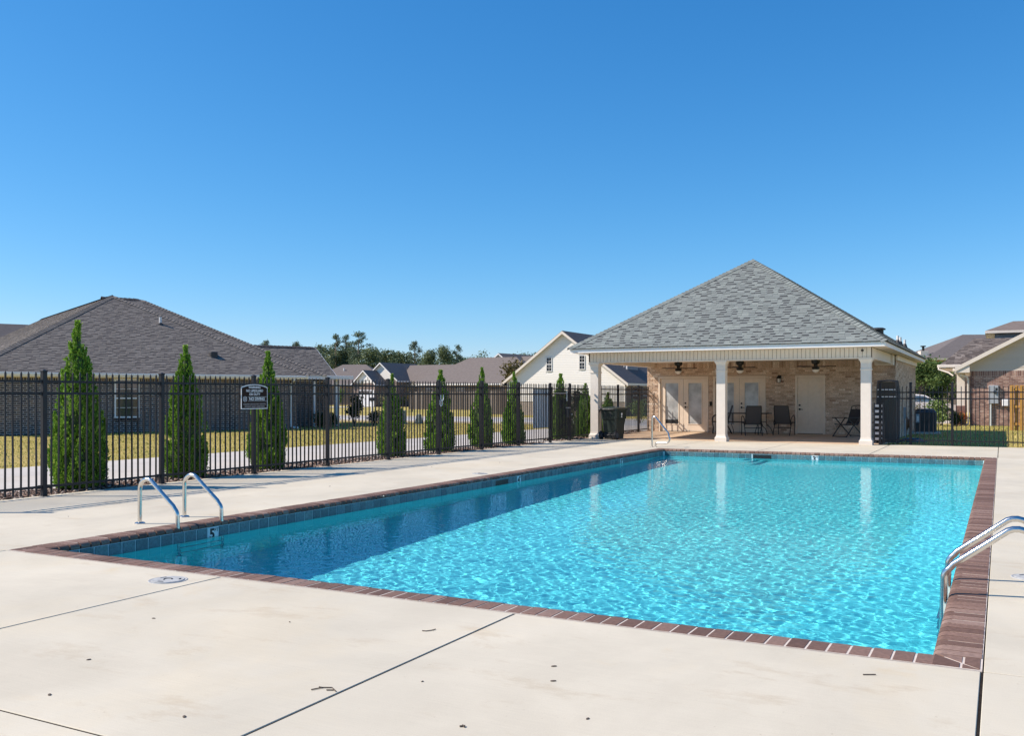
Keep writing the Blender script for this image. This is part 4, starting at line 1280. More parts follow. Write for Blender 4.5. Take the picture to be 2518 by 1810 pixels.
# roof
ov = 0.045; RZ = 2.806; AP = 5.86
r0, r1, rf, rb = E0 - ov, E1 + ov, EF - ov, EB + ov
mid = (r0 + r1) / 2; hw = (r1 - r0) / 2
A1 = Vector((mid, rf + hw, AP)); A2 = Vector((mid, rb - hw, AP))
c00, c10, c11, c01 = Vector((r0, rf, RZ)), Vector((r1, rf, RZ)), Vector((r1, rb, RZ)), Vector((r0, rb, RZ))
mb = MB()
for q in ((c00, c10, A1), (c10, c11, A2, A1), (c11, c01, A2), (c01, c00, A1, A2)): mb.poly(q)
lo = [p - Vector((0, 0, 0.016)) for p in (c00, c10, c11, c01)]
mb.poly(lo[::-1])
for (p, q, a, b) in ((c00, c10, lo[1], lo[0]), (c10, c11, lo[2], lo[1]), (c11, c01, lo[3], lo[2]), (c01, c00, lo[0], lo[3])): mb.poly((a, b, q, p)[::-1])
roof = mb.build('roof', SH_GREY_BAND, ph)
shingles(roof, Face([c00, c10, A1]), SH_GREY, SH_GREY_BAND, 0.143, 21, single=230)
shingles(roof, Face([c10, c11, A2, A1]), SH_GREY, SH_GREY_BAND, 0.143, 22, single=60)
for (p, q, l, r) in ((c10, A1, (-1, 0, 0), (0, 1, 0)), (c00, A1, (0, 1, 0), (1, 0, 0)), (A1, A2, (-1, 0, -0.66), (1, 0, -0.66)), (c11, A2, (0, -1, 0), (-1, 0, 0))):
    d = (Vector(q) - Vector(p)).normalized()
    if abs(d.z) < 0.01: wl, wr = Vector(l), Vector(r)
    else:
        n1 = Vector(l); n2 = Vector(r)
        # directions in the two planes, sloping down and away from the hip
        wl = n1 - d * n1.dot(d); wr = n2 - d * n2.dot(d)
    ridge_caps(roof, p, q, wl, wr, SH_GREY, 0.15, 0.16, 0.015)
def on_right(y, x): return RZ + (r1 - x) * (AP - RZ) / hw
for (x, y) in ((8.0, 5.6), (8.06, 5.95), (8.12, 7.1)):
    z = on_right(y, x); mb = MB(); mb.tube([(x, y, z - 0.1), (x, y, z + 0.28)], 0.045, 10); v = mb.build('vent_pipe', M['pvc'], roof, True)
    mb = MB(); mb.lathe([(0.12, -0.09), (0.1, -0.02), (0.055, 0.12), (0.05, 0.12)], 12, (x, y, z)); mb.build('flashing', M['dark_vent'], v) if False else mb.build('pipe_flashing', M['dark_vent'], roof)
x, y = 7.53, 3.6; z = on_right(y, x)
mb = MB(); mb.lathe([(0.18, -0.1), (0.18, 0.10), (0.25, 0.08), (0.25, 0.12), (0.16, 0.16), (0.0, 0.17)], 16, (x, y, z)); mb.build('roof_vent', M['dark_vent'], roof)

# ------------------------------------------------------------------ things on and under the porch
def make_fan(label, loc, rz):
    t = thing('ceiling_fan', label, 'ceiling fan', loc, rz, 'black ceiling fans under the porch')
    mb = MB(); mb.tube([(0, 0, -0.01), (0, 0, 0.075)], 0.05, 10); mb.lathe([(0.0, 0.0), (0.13, 0.0), (0.135, -0.06), (0.11, -0.11), (0.06, -0.13), (0.06, -0.2), (0.11, -0.22), (0.115, -0.26), (0.09, -0.29), (0.0, -0.295)][::-1], 20)
    mb.build('motor', M['black'], t, True)
    mb = MB(); mb.lathe([(0.0, -0.40), (0.05, -0.385), (0.105, -0.335), (0.12, -0.297), (0.0, -0.296)], 20); mb.build('lamp_shade', M['lamp_glass'], t, True)
    for k in range(5):
        a = k * 2 * math.pi / 5; Q = Matrix.Rotation(a, 3, 'Z') @ Matrix.Rotation(R(11), 3, 'X')
        mb = MB()
        pts = [(0.17, -0.045), (0.56, -0.07), (0.60, -0.05), (0.60, 0.05), (0.56, 0.07), (0.17, 0.045)]
        mb.prism([Q @ Vector((p[0], p[1], 0)) + Vector((0, 0, -0.20)) for p in pts], Q @ Vector((0, 0, 0.008)))
        b = mb.build('blade', M['blade'], t)
        mb = MB(); mb.bar(Matrix.Rotation(a, 3, 'Z') @ Vector((0.05, 0, -0.19)), Q @ Vector((0.22, 0, 0)) + Vector((0, 0, -0.195)), 0.04, 0.008); mb.build('blade_arm', M['black'], b)
make_fan('black ceiling fan above the sunlit french door at the left of the porch', (-9.46, 29.7, 2.45), 0.2)
make_fan('black ceiling fan just right of the middle porch column', (-7.42, 29.7, 2.45), 0.75)
make_fan('black ceiling fan in front of the six panel door at the right of the porch', (-5.08, 29.7, 2.45), 0.0)

t = thing('wall_lantern', 'small black lantern on the brick wall between the doors', 'lantern', (-6.73, 32.38, 1.78))
mb = MB(); mb.cbox(-0.06, 0.06, -0.025, 0.0, 0.05, 0.26, 0.01); mb.build('back_plate', M['black'], t)
mb = MB(); mb.tube([(0, -0.02, 0.18), (0, -0.06, 0.27), (0, -0.12, 0.275), (0, -0.14, 0.24)], 0.01, 6); mb.build('arm', M['black'], t, True)
mb = MB(); mb.lathe([(0.02, 0.0), (0.07, 0.01), (0.07, 0.02), (0.0, 0.021)], 12, (0, -0.14, 0)); mb.lathe([(0.085, 0.15), (0.08, 0.17), (0.05, 0.22), (0.015, 0.26), (0.0, 0.262)], 12, (0, -0.14, 0))
for k in range(6):
    a = k * math.pi / 3; mb.tube([(0.065 * math.cos(a), -0.14 + 0.065 * math.sin(a), 0.02), (0.078 * math.cos(a), -0.14 + 0.078 * math.sin(a), 0.155)], 0.006, 5)
mb.build('cage', M['black'], t)
mb = MB(); mb.lathe([(0.056, 0.022), (0.068, 0.15)], 12, (0, -0.14, 0)); mb.build('lamp_glass', M['lamp_glass'], t, True)

t = thing('security_camera', 'small black dome camera at the right end of the porch frieze', 'camera', (-3.36, 26.86, 2.60))
mb = MB(); mb.lathe([(0.045, -0.04), (0.045, 0.03), (0.0, 0.03)], 14, (0, 0.0, 0), Matrix.Rotation(R(90), 3, 'X')); mb.build('housing', M['white_plastic'], t, True)
mb = MB(); mb.lathe([(0.0, 0.045), (0.02, 0.04), (0.036, 0.02), (0.04, 0.0)][::-1], 14, (0, -0.025, -0.01), Matrix.Rotation(R(90), 3, 'X')); mb.build('lens_dome', M['black_plastic'], t, True)
o = tag(MB().cbox(-0.045, 0.045, -0.03, 0.0, 0, 0.15, 0.006).build('keypad_box', M['bronze'], None, loc=(-9.12, 32.385, 0.98)), 'small dark box on the brick between the two french doors', 'keypad')

# rubbish cart
t = thing('rubbish_cart', 'dark green wheeled rubbish cart beside the left porch column', 'rubbish bin', (-10.62, 26.82, 0), R(-9))
def loft(mb, secs):
    n = len(secs[0]); v = [p for s in secs for p in s]; f = []
    for i in range(len(secs) - 1):
        for k in range(n): f.append((i * n + k, i * n + (k + 1) % n, (i + 1) * n + (k + 1) % n, (i + 1) * n + k))
    f.append(tuple(range(n - 1, -1, -1))); f.append(tuple(range((len(secs) - 1) * n, len(secs) * n)))
    mb.add(v, f)
def rsec(wx, y0, y1, z, c=0.04): return [(-wx + c, y0, z), (wx - c, y0, z), (wx, y0 + c, z), (wx, y1 - c, z), (wx - c, y1, z), (-wx + c, y1, z), (-wx, y1 - c, z), (-wx, y0 + c, z)]
mb = MB(); loft(mb, [rsec(0.22, -0.20, 0.27, 0.03), rsec(0.235, -0.25, 0.29, 0.3), rsec(0.25, -0.28, 0.32, 0.62), rsec(0.275, -0.31, 0.34, 0.63), rsec(0.285, -0.33, 0.36, 0.88), rsec(0.30, -0.35, 0.38, 0.89), rsec(0.30, -0.35, 0.38, 0.92)])
body = mb.build('body', M['cart_green'], t)
mb = MB(); loft(mb, [rsec(0.315, -0.37, 0.42, 0.925, 0.06), rsec(0.315, -0.37, 0.42, 0.945, 0.06), rsec(0.25, -0.28, 0.33, 0.985, 0.06), rsec(0.08, -0.1, 0.12, 0.995, 0.05)]); mb.build('lid', M['cart_green'], t)
mb = MB()
mb.tube([(-0.26, -0.36, 0.90), (-0.25, -0.45, 0.93), (0.25, -0.45, 0.93), (0.26, -0.36, 0.90)], 0.016, 8)
for x in (-0.09, 0.09): mb.bar((x, -0.31, 0.88), (x, -0.44, 0.94), 0.03, 0.03); mb.cbox(x - 0.02, x + 0.02, -0.335, -0.3, 0.7, 0.9, 0.008)
mb.build('handle', M['black_plastic'], t)
for x in (-0.27, 0.27):
    mb = MB(); mb.lathe([(0.0, -0.03), (0.12, -0.03), (0.135, -0.02), (0.135, 0.02), (0.12, 0.03), (0.0, 0.03)], 22, (x, -0.27, 0.135), Matrix.Rotation(R(90), 3, 'Y'))
    wv = mb.build('wheel', M['black_plastic'], t)
    mb = MB(); mb.lathe([(0.0, -0.036), (0.07, -0.035), (0.075, -0.031), (0.075, 0.031), (0.07, 0.035), (0.0, 0.036)], 16, (x, -0.27, 0.135), Matrix.Rotation(R(90), 3, 'Y')); mb.build('rim', M['ac_metal'], wv)
mb = MB(); mb.tube([(-0.26, -0.27, 0.135), (0.26, -0.27, 0.135)], 0.014, 8); mb.cbox(-0.2, 0.2, -0.26, -0.2, 0.05, 0.2, 0.01); mb.build('axle', M['black_plastic'], t)
mb = MB()
mb.lathe([(0.0, 0), (0.04, 0.001), (0.04, 0.003), (0.0, 0.004)], 18, (0.284, 0.02, 0.78), Matrix.Rotation(R(92), 3, 'Y')); mb.obox((0.283, 0.02, 0.70), (0.004, 0.05, 0.045), Matrix.Identity(3)); mb.build('emblem', M['white_print'], t)

# patio furniture
def sling_chair(label, loc, rz):
    t = thing('sling_chair', label, 'chair', loc, rz, 'brown sling patio chairs on the porch')
    for s in (-1, 1):
        x = s * 0.27; mb = MB()
        mb.tube([(x, -0.27, 0.0), (x, -0.25, 0.2), (x, -0.285, 0.42), (x, -0.27, 0.56), (x, -0.21, 0.625), (x, -0.1, 0.645), (x, 0.08, 0.60), (x, 0.2, 0.52), (x, 0.27, 0.40), (x * 0.98, 0.22, 0.33)], 0.014, 7)
        mb.tube([(x, 0.36, 0.0), (x, 0.29, 0.16), (x, 0.17, 0.36), (x, 0.1, 0.4)], 0.014, 7)
        mb.build('leg', M['black'], t, True)
        mb = MB(); mb.tube([(s * 0.245, -0.27, 0.42), (s * 0.245, -0.1, 0.395), (s * 0.245, 0.14, 0.36), (s * 0.245, 0.22, 0.40), (s * 0.245, 0.28, 0.6), (s * 0.24, 0.36, 0.86), (s * 0.23, 0.385, 0.96)], 0.014, 7)
        mb.build('sling_rail', M['black'], t, True)
    mb = MB(); mb.tube([(-0.23, 0.385, 0.96), (0.23, 0.385, 0.96)], 0.014, 7); mb.tube([(-0.27, -0.26, 0.40), (0.27, -0.26, 0.40)], 0.012, 6); mb.tube([(-0.27, 0.24, 0.25), (0.27, 0.24, 0.25)], 0.012, 6); mb.build('crossbar', M['black'], t, True)
    def sheet_(pts, name):
        mb = MB(); n = len(pts)
        v = [(-0.238, p[0], p[1]) for p in pts] + [(0.238, p[0], p[1]) for p in pts] + [(-0.238, p[0], p[1] + 0.006) for p in pts] + [(0.238, p[0], p[1] + 0.006) for p in pts]
        f = []
        for i in range(n - 1): f += [(i, i + 1, n + i + 1, n + i), (2 * n + i, 3 * n + i, 3 * n + i + 1, 2 * n + i + 1)]
        mb.add(v, f); mb.build(name, M['sling'], t, True)
    sheet_([(-0.275, 0.425), (-0.1, 0.39), (0.05, 0.365), (0.15, 0.36)], 'seat')
    mb = MB(); pts = [(0.20, 0.385), (0.245, 0.48), (0.29, 0.63), (0.34, 0.80), (0.385, 0.965)]
    v = [(x, p[0] + dy, p[1]) for x in (-0.238, 0.238) for dy in (0, 0.006) for p in pts]; n = len(pts); f = []
    for i in range(n - 1): f += [(i, 2 * n + i, 2 * n + i + 1, i + 1), (n + i, n + i + 1, 3 * n + i + 1, 3 * n + i)]
    mb.add(v, f); mb.build('backrest', M['sling'], t, True)
    return t
PZ = 0.045
sling_chair('sling chair half hidden behind the middle column beside the sunlit french door', (-8.5, 31.4, PZ), R(-72))
sling_chair('tall backed sling chair at the near side of the glass patio table', (-7.25, 30.55, PZ), R(205))
sling_chair('sling chair showing its square back at the right end of the patio table', (-6.35, 31.3, PZ), R(176))
t = thing('patio_table', 'long black framed glass patio table in front of the second french door', 'table', (-7.75, 31.6, PZ))
mb = MB()
for (a, b) in (((-0.82, -0.42, 0.70), (0.82, -0.42, 0.70)), ((0.82, -0.42, 0.70), (0.82, 0.42, 0.70)), ((0.82, 0.42, 0.70), (-0.82, 0.42, 0.70)), ((-0.82, 0.42, 0.70), (-0.82, -0.42, 0.70))): mb.bar(a, b, 0.035, 0.03)
mb.build('table_rim', M['black'], t)
mb = MB(); mb.box(-0.8, 0.8, -0.4, 0.4, 0.702, 0.71); mb.build('table_top', M['glass_dark'], t)
for (sx, sy) in ((-1, -1), (1, -1), (1, 1), (-1, 1)):
    mb = MB()
    for k in (0, 0.16):
        x = sx * (0.66 - k)
        mb.tube([(x, sy * 0.36, 0.69), (x, sy * 0.36, 0.38), (x + sx * 0.03, sy * 0.37, 0.30), (x + sx * (0.14 - k * 0.9), sy * 0.38, 0.20), (x + sx * (0.19 - k * 1.4), sy * 0.39, 0.09), (x + sx * (0.2 - k * 1.5), sy * 0.39, 0.0)], 0.012, 7)
    mb.build('leg', M['black'], t, True)
mb = MB()
for sy in (-1, 1): mb.tube([(-0.66, sy * 0.36, 0.40), (0.66, sy * 0.36, 0.40)], 0.010, 6)
for sx in (-1, 1): mb.tube([(sx * 0.6, -0.36, 0.41), (sx * 0.6, 0.36, 0.41)], 0.010, 6)
mb.build('stretcher', M['black'], t, True)

t = thing('folding_chair', 'dark folding patio chair with crossed legs left of the right porch column', 'chair', (-4.28, 31.0, PZ), R(-38))
for s in (-1, 1):
    x = s * 0.29; mb = MB()
    mb.bar((x, -0.40, 0.0), (x, 0.10, 0.58), 0.025, 0.025, (1, 0, 0)); mb.bar((x * 0.94, 0.34, 0.0), (x * 0.94, -0.30, 0.58), 0.025, 0.025, (1, 0, 0))
    mb.build('leg', M['black'], t)
    mb = MB(); mb.cbox(x - 0.03, x + 0.03, -0.42, 0.16, 0.585, 0.61, 0.006); mb.build('armrest', M['black'], t)
    mb = MB(); mb.tube([(s * 0.25, -0.36, 0.40), (s * 0.25, 0.10, 0.37), (s * 0.25, 0.20, 0.5), (s * 0.25, 0.34, 0.90), (s * 0.24, 0.36, 0.96)], 0.013, 7); mb.build('side_rail', M['black'], t, True)
mb = MB(); mb.tube([(-0.24, 0.36, 0.95)] + [(0.24 * (-1 + 2 * i / 8), 0.362, 0.955 + 0.035 * (1 - (-1 + 2 * i / 8) ** 2)) for i in range(9)] + [(0.24, 0.36, 0.95)], 0.013, 7)
mb.tube([(-0.06 + 0.05 * math.cos(i / 10 * 6.28), 0.36, 0.915 + 0.035 * math.sin(i / 10 * 6.28)) for i in range(11)], 0.007, 5)
mb.bar((-0.29, -0.40, 0.01), (0.29, -0.40, 0.01), 0.02, 0.02); mb.bar((-0.27, 0.34, 0.03), (0.27, 0.34, 0.03), 0.02, 0.02); mb.build('crossbar', M['black'], t, True)
mb = MB(); mb.box(-0.235, 0.235, -0.35, 0.12, 0.375, 0.395); mb.build('seat', M['sling_dark'], t)
mb = MB(); mb.prism([(-0.235, 0.13, 0.40), (0.235, 0.13, 0.40), (0.235, 0.335, 0.87), (-0.235, 0.335, 0.87)], (0, 0.012, 0)); mb.build('backrest', M['sling_dark'], t)
mb = MB()
for z in (0.45, 0.57, 0.69, 0.80): mb.box(-0.236, 0.236, 0.10 + (z - 0.40) * 0.436 - 0.0, 0.136 + (z - 0.40) * 0.436, z, z + 0.006)
mb.build('seam', M['black'], t)

# black lounges stood on end between the fence and the wall
def lounge(label, x, y, rz, tilt):
    t = thing('pool_lounge', label, 'lounge chair', (x, y, 0), rz, 'black pool lounges stood on end by the right porch column')
    t.rotation_euler = (R(tilt), 0, rz)
    H = 1.76; Wd = 0.255
    for s in (-1, 1):
        mb = MB(); mb.tube([(s * Wd, 0.0, 0.0), (s * Wd, 0.02, 0.6), (s * Wd, 0.0, 1.2), (s * Wd * 0.97, -0.04, 1.6), (s * Wd * 0.9, -0.10, H)], 0.017, 7); mb.build('side_rail', M['ac_metal'], t, True)
        mb = MB()
        for z in (0.35, 1.25): mb.tube([(s * Wd, 0.0, z), (s * (Wd - 0.01), 0.18, z + 0.02), (s * (Wd - 0.01), 0.2, z + 0.25), (s * Wd, 0.0, z + 0.3)], 0.012, 6)
        mb.build('leg', M['ac_metal'], t, True)
    mb = MB(); mb.tube([(-Wd * 0.9, -0.10, H), (0, -0.15, H + 0.015), (Wd * 0.9, -0.10, H)], 0.017, 7); mb.build('end_bar', M['ac_metal'], t, True)
    mb = MB(); pr_ = [(0.0, 0.03), (0.02, 0.6), (0.0, 1.2), (-0.04, 1.6), (-0.10, 1.74)]
    v = [(x_, p[0] + dy, p[1]) for x_ in (-Wd + 0.012, Wd - 0.012) for dy in (-0.004, 0.004) for p in pr_]; n = len(pr_); f = []
    for i in range(n - 1): f += [(i, 2 * n + i, 2 * n + i + 1, i + 1), (n + i, n + i + 1, 3 * n + i + 1, 3 * n + i)]
    mb.add(v, f); mb.build('sling', M['lounge_dark'], t, True)
    for z in (1.32, 1.52):
        mb = MB(); mb.bar((-Wd + 0.01, -0.035 if z > 1.4 else -0.02, z), (Wd - 0.01, -0.035 if z > 1.4 else -0.02, z), 0.012, 0.022); mb.build('strap', M['white_plastic'], t)
for i, lab in enumerate(('frontmost of the black pool lounges stood on end behind the right fence', 'second black pool lounge behind the frontmost one stood on end', 'third black pool lounge in the upright row right of the porch', 'rearmost black pool lounge leaning against the brick wall')):
    lounge(lab, -2.87 + 0.012 * i, 28.05 + 0.15 * i, R(8 - 3 * i), -2)
t = thing('slatted_lounge', 'upright plastic lounge with white slats between the column and the fence', 'lounge chair', (-3.06, 27.9, 0), R(6))
mb = MB(); mb.cbox(-0.13, -0.095, -0.02, 0.03, 0, 1.15, 0.006); mb.cbox(0.095, 0.13, -0.02, 0.03, 0, 1.15, 0.006); mb.build('side_rail', M['ac_metal'], t)
for k in range(7):
    mb = MB(); mb.cbox(-0.094, 0.094, -0.012, 0.012, 0.10 + 0.155 * k, 0.17 + 0.155 * k, 0.004); mb.build('slat', M['white_plastic'], t)
mb = MB(); mb.box(-0.094, 0.094, 0.013, 0.02, 0.05, 1.1); mb.build('backing', M['black'], t)

# air conditioner and hose reel by the side wall
t = thing('air_conditioner', 'dark grey air conditioning unit on a pad beside the pool house', 'air conditioner', (-2.52, 37.9, -0.08), R(6))
mb = MB(); mb.cbox(-0.5, 0.5, -0.5, 0.5, 0, 0.07, 0.01); mb.build('pad', M['road'], t)
mb = MB(); mb.cbox(-0.37, 0.37, -0.37, 0.37, 0.07, 0.86, 0.05); mb.build('casing', M['ac_metal'], t)
mb = MB()
for k in range(26):
    z = 0.13 + k * 0.026
    mb.box(-0.30, 0.34, -0.378, -0.371, z, z + 0.012); mb.box(0.371, 0.378, -0.30, 0.30, z, z + 0.012)
mb.build('louvre', M['black_plastic'], t, kind='stuff')
mb = MB(); mb.lathe([(0.33, 0.86), (0.33, 0.90), (0.26, 0.93), (0.0, 0.94)], 20); mb.build('fan_grille', M['ac_metal'], t)
mb = MB(); mb.box(-0.34, -0.20, -0.381, -0.371, 0.42, 0.74); mb.build('service_panel', M['grey_metal'], t); mb = MB(); mb.box(-0.31, -0.24, -0.384, -0.382, 0.48, 0.66); mb.build('label_plate', M['white_print'], t)
mb = MB(); mb.cbox(-0.06, 0.06, -0.1, 0.0, 0.55, 0.95, 0.01); mb.tube([(0, -0.05, 0.55), (0, -0.05, -0.1)], 0.025, 8)
o = mb.build('disconnect_box', M['grey_metal'], None, loc=(-3.0, 34.6, 0), rot=(0, 0, R(90))); tag(o, 'grey electrical box with conduit on the side wall of the pool house', 'electrical box')
t = thing('hose_reel', 'rusty orange round hose reel on the side wall of the pool house', 'hose reel', (-2.95, 35.6, 0.36), R(90))
mb = MB(); mb.lathe([(0.0, -0.02), (0.24, -0.02), (0.24, 0.0), (0.16, 0.02), (0.16, 0.1), (0.24, 0.12), (0.24, 0.14), (0.0, 0.14)], 22, (0, 0, 0), Matrix.Rotation(R(90), 3, 'X')); mb.build('drum', M['terracotta'], t)
mb = MB(); mb.tube([(-0.2, -0.1, -0.42), (-0.1, -0.08, 0.0), (0.1, -0.08, 0.0), (0.2, -0.1, -0.42)], 0.015, 6); mb.build('stand', M['ac_metal'], t)
mb = MB()
for k in range(4): mb.tube([(0.0 + (0.42 - 0.06 * k) * math.cos(i / 20 * 6.28), (0.3 - 0.04 * k) * math.sin(i / 20 * 6.28), 0.02 + 0.025 * k) for i in range(21)], 0.014, 6, False)
o = mb.build('garden_hose', M['hose'], None, True, loc=(-2.45, 31.2, -0.08)); tag(o, 'coil of blue garden hose on the grass behind the right fence', 'hose')

# ------------------------------------------------------------------ neighbouring brick house on the left
MORTAR_PALE = plain('light_grey_mortar', (0.62, 0.59, 0.56), 0.95, var=0.12, nscale=25)
MORTAR_SAND = plain('sandy_mortar', (0.56, 0.48, 0.40), 0.95, var=0.12, nscale=25)
def roof_faces(parent, polys, mat, name='roof', thick=0.016):
    mb = MB()
    for q in polys:
        mb.poly(q)
    return mb.build(name, mat, parent, fix=False)
lh = thing('brick_house', 'charcoal brick house with dark hip roof on the left behind the fence', 'house', (-26.73, 30.77, 0), R(64.8))
GZ = -0.25
wf = Face([(-11.95, 0, GZ), (0, 0, GZ), (0, 0, 2.03), (-11.95, 0, 2.03)])
def wl_(s): return s + 11.95
wh = (wl_(-7.35), wl_(-6.44), 0.49 - GZ, 1.99 - GZ)
w = wall_panel(lh, 'wall', wf, [wh], 0.2, MORTAR_PALE)
bricks(w, wf, [wh, (wh[0] - 0.02, wh[1] + 0.02, wh[2] - 0.10, wh[2])], BRICK_DARK, 0.08, 0.215, 0.016, 0.006, single=290, seed=8, soldier=0.17)
window(lh, wf, *wh, M['white_trim'], M['glass_dark'], 2, 2)
mb = MB()
for k in range(12): mb.box(-7.37 + k * 0.0795, -7.37 + k * 0.0795 + 0.069, -0.03, 0.0, 0.385, 0.486)
mb.build('window_sill', BRICK_DARK, lh)
side = Face([(0, 0, GZ), (0, 2.0, GZ), (0, 2.0, 2.03), (0, 0, 2.03)])
w = wall_panel(lh, 'wall', side, [], 0.19, MORTAR_PALE); bricks(w, side, [], BRICK_DARK, 0.08, 0.215, 0.011, 0.006, seed=9)
rec = Face([(0.0, 2.0, GZ), (1.8, 2.0, GZ), (1.8, 2.0, 2.03), (0.0, 2.0, 2.03)])
w = wall_panel(lh, 'wall', rec, [], 0.2, MORTAR_PALE); bricks(w, rec, [], BRICK_DARK, 0.08, 0.215, 0.011, 0.006, seed=10)
side2 = Face([(1.8, 2.0, GZ), (1.8, 3.8, GZ), (1.8, 3.8, 2.03), (1.8, 2.0, 2.03)])
w = wall_panel(lh, 'wall', side2, [], 0.19, MORTAR_PALE); bricks(w, side2, [], BRICK_DARK, 0.08, 0.215, 0.011, 0.006, seed=10)
rec2 = Face([(1.8, 3.8, GZ), (3.3, 3.8, GZ), (3.3, 3.8, 2.03), (1.8, 3.8, 2.03)])
w = wall_panel(lh, 'wall', rec2, [], 0.2, MORTAR_PALE); bricks(w, rec2, [], BRICK_DARK, 0.08, 0.215, 0.011, 0.006, seed=12)
mb = MB(); mb.box(-11.9, -0.05, 0.21, 11.8, GZ, 2.0); mb.box(-0.04, 1.6, 2.21, 13.9, GZ, 2.0); mb.box(1.61, 3.2, 4.02, 8.0, GZ, 2.0); mb.build('core', M['dark_vent'], lh)
mb = MB(); mb.cbox(2.9, 3.1, 2.1, 2.3, GZ, 2.10, 0.01); mb.build('porch_column', M['white_trim'], lh)
mb = MB(); mb.cbox(1.75, 3.62, 1.7, 3.75, 2.10, 2.25, 0.01); mb.build('porch_beam', M['white_trim'], lh)
# eaves
ez = 2.2
mb = MB()
mb.cbox(-12.35, 0.41, -0.38, -0.355, ez - 0.16, ez - 0.005, 0.003); mb.cbox(0.385, 0.411, -0.354, 1.6, ez - 0.16, ez - 0.005, 0.003); mb.cbox(0.42, 2.15, 1.62, 1.645, ez - 0.12, ez + 0.045, 0.003)
mb.cbox(-12.35, 0.40, -0.45, -0.385, ez - 0.10, ez - 0.012, 0.01)
mb.build('gutter', M['white_trim'], lh)
mb = MB(); mb.box(-12.33, 0.38, -0.35, -0.001, ez - 0.165, ez - 0.15); mb.box(0.001, 0.38, 0.0, 1.99, ez - 0.166, ez - 0.151); mb.cbox(-11.95, 0.0, -0.03, -0.008, 2.0, 2.05, 0.003); mb.build('soffit', M['cream_trim'], lh)
mb = MB(); mb.tube([(-0.22, -0.40, ez - 0.1), (-0.22, -0.38, 2.0), (-0.22, -0.06, 1.86), (-0.22, -0.06, 0.05), (-0.19, -0.16, -0.02), (-0.05, -0.35, -0.03)], 0.045, 8); mb.build('downspout', M['white_trim'], lh, True)
mb = MB(); mb.cbox(1.70, 1.79, 1.88, 1.98, GZ, 2.0, 0.01); mb.build('corner_board', M['white_trim'], lh)
E0_, E1_, A1_ = Vector((-12.37, -0.4, ez)), Vector((0.43, -0.4, ez)), Vector((-5.97, 6.0, 5.74))
B1_ = Vector((-5.97, 22, 5.74)); L2_ = Vector((-12.37, 28.4, ez)); R2_ = Vector((0.43, 28.4, ez))
M0_, M1_ = Vector((-1.2, 1.6, 2.25)), Vector((2.17, 1.6, 2.25)); A2_ = Vector((-4.23, 8.0, 5.85)); A3_ = Vector((-5.97, 8.0, 5.85))
M2_ = Vector((2.17, 14.4, 2.25)); M3_ = Vector((-5.97, 14.4, 2.25))
W0_, W1_, W2_, W3_ = Vector((-1.5, 3.6, 2.3)), Vector((3.67, 3.6, 2.3)), Vector((3.67, 5.96, 3.75)), Vector((-1.5, 5.96, 3.75))
W4_, W5_ = Vector((3.67, 8.3, 2.3)), Vector((-1.5, 8.3, 2.3))
lroof = roof_faces(lh, [(E0_, E1_, A1_), (L2_, E0_, A1_, B1_), (E1_, R2_, B1_, A1_), (M0_, M1_, A2_, A3_), (M1_, M2_, A2_), (M2_, M3_, A3_, A2_), (W0_, W1_, W2_, W3_), (W4_, W5_, W3_, W2_)], SH_BROWN_BAND)
shingles(lroof, Face([E0_, E1_, A1_]), SH_BROWN, SH_BROWN_BAND, 0.145, 31, single=290, wmin=0.12, wmax=0.3)
shingles(lroof, Face([L2_, E0_, A1_, B1_]), SH_BROWN, SH_BROWN_BAND, 0.145, 32, wmin=0.12, wmax=0.32)
shingles(lroof, Face([M0_, M1_, A2_, A3_]), SH_BROWN, SH_BROWN_BAND, 0.145, 33, wmin=0.12, wmax=0.32)
shingles(lroof, Face([W0_, W1_, W2_, W3_]), SH_BROWN, SH_BROWN_BAND, 0.145, 34, wmin=0.12, wmax=0.32)
for (p, q, l, r) in ((E1_, A1_, (-1, 0, 0), (0, 1, 0)), (E0_, A1_, (0, 1, 0), (1, 0, 0)), (M1_, A2_, (-1, 0, 0), (0, 1, 0))):
    d = (q - p).normalized()
    ridge_caps(lroof, p, q, Vector(l) - d * Vector(l).dot(d), Vector(r) - d * Vector(r).dot(d), SH_BROWN, 0.16, 0.17, 0.02)
for (p, q) in ((A3_, A2_), (W3_, W2_), (A1_, B1_)): ridge_caps(lroof, p, q, (q - p).cross(Vector((0, 0, 1))) - Vector((0, 0, 0.5)) * (q - p).length, Vector((0, 0, 1)).cross(q - p) - Vector((0, 0, 0.5)) * (q - p).length, SH_BROWN_BAND, 0.2, 0.17, 0.02)
mb = MB(); mb.prism([W1_ + Vector((0.002, 0, -0.14)), W1_ + Vector((0.002, 0, 0)), W2_ + Vector((0.002, 0, 0)), W4_ + Vector((0.002, 0, 0)), W4_ + Vector((0.002, 0, -0.14)), W2_ + Vector((0.002, 0, -0.14))], (0.025, 0, 0)); mb.build('rake_board', M['white_trim'], lh)
gw = Face([(3.3, 3.9, 2.0), (3.3, 8.0, 2.0), (3.3, 5.95, 3.5)]); wall_panel(lh, 'gable', gw, [], 0.05, M['white_trim'])
def lr(y): return ez + (y + 0.4) * (5.74 - ez) / 6.4
mb = MB(); y = 3.6; mb.tube([(-4.6, y, lr(y) - 0.1), (-4.6, y, lr(y) + 0.30)], 0.055, 10); v = mb.build('vent_pipe', M['pvc'], lroof, True)
mb = MB(); y = 3.6; mb.lathe([(0.12, -0.06), (0.11, 0.02), (0.06, 0.06), (0.0, 0.061)], 12, (-4.6, y, lr(y))); mb.build('pipe_flashing', M['dark_vent'], lroof)
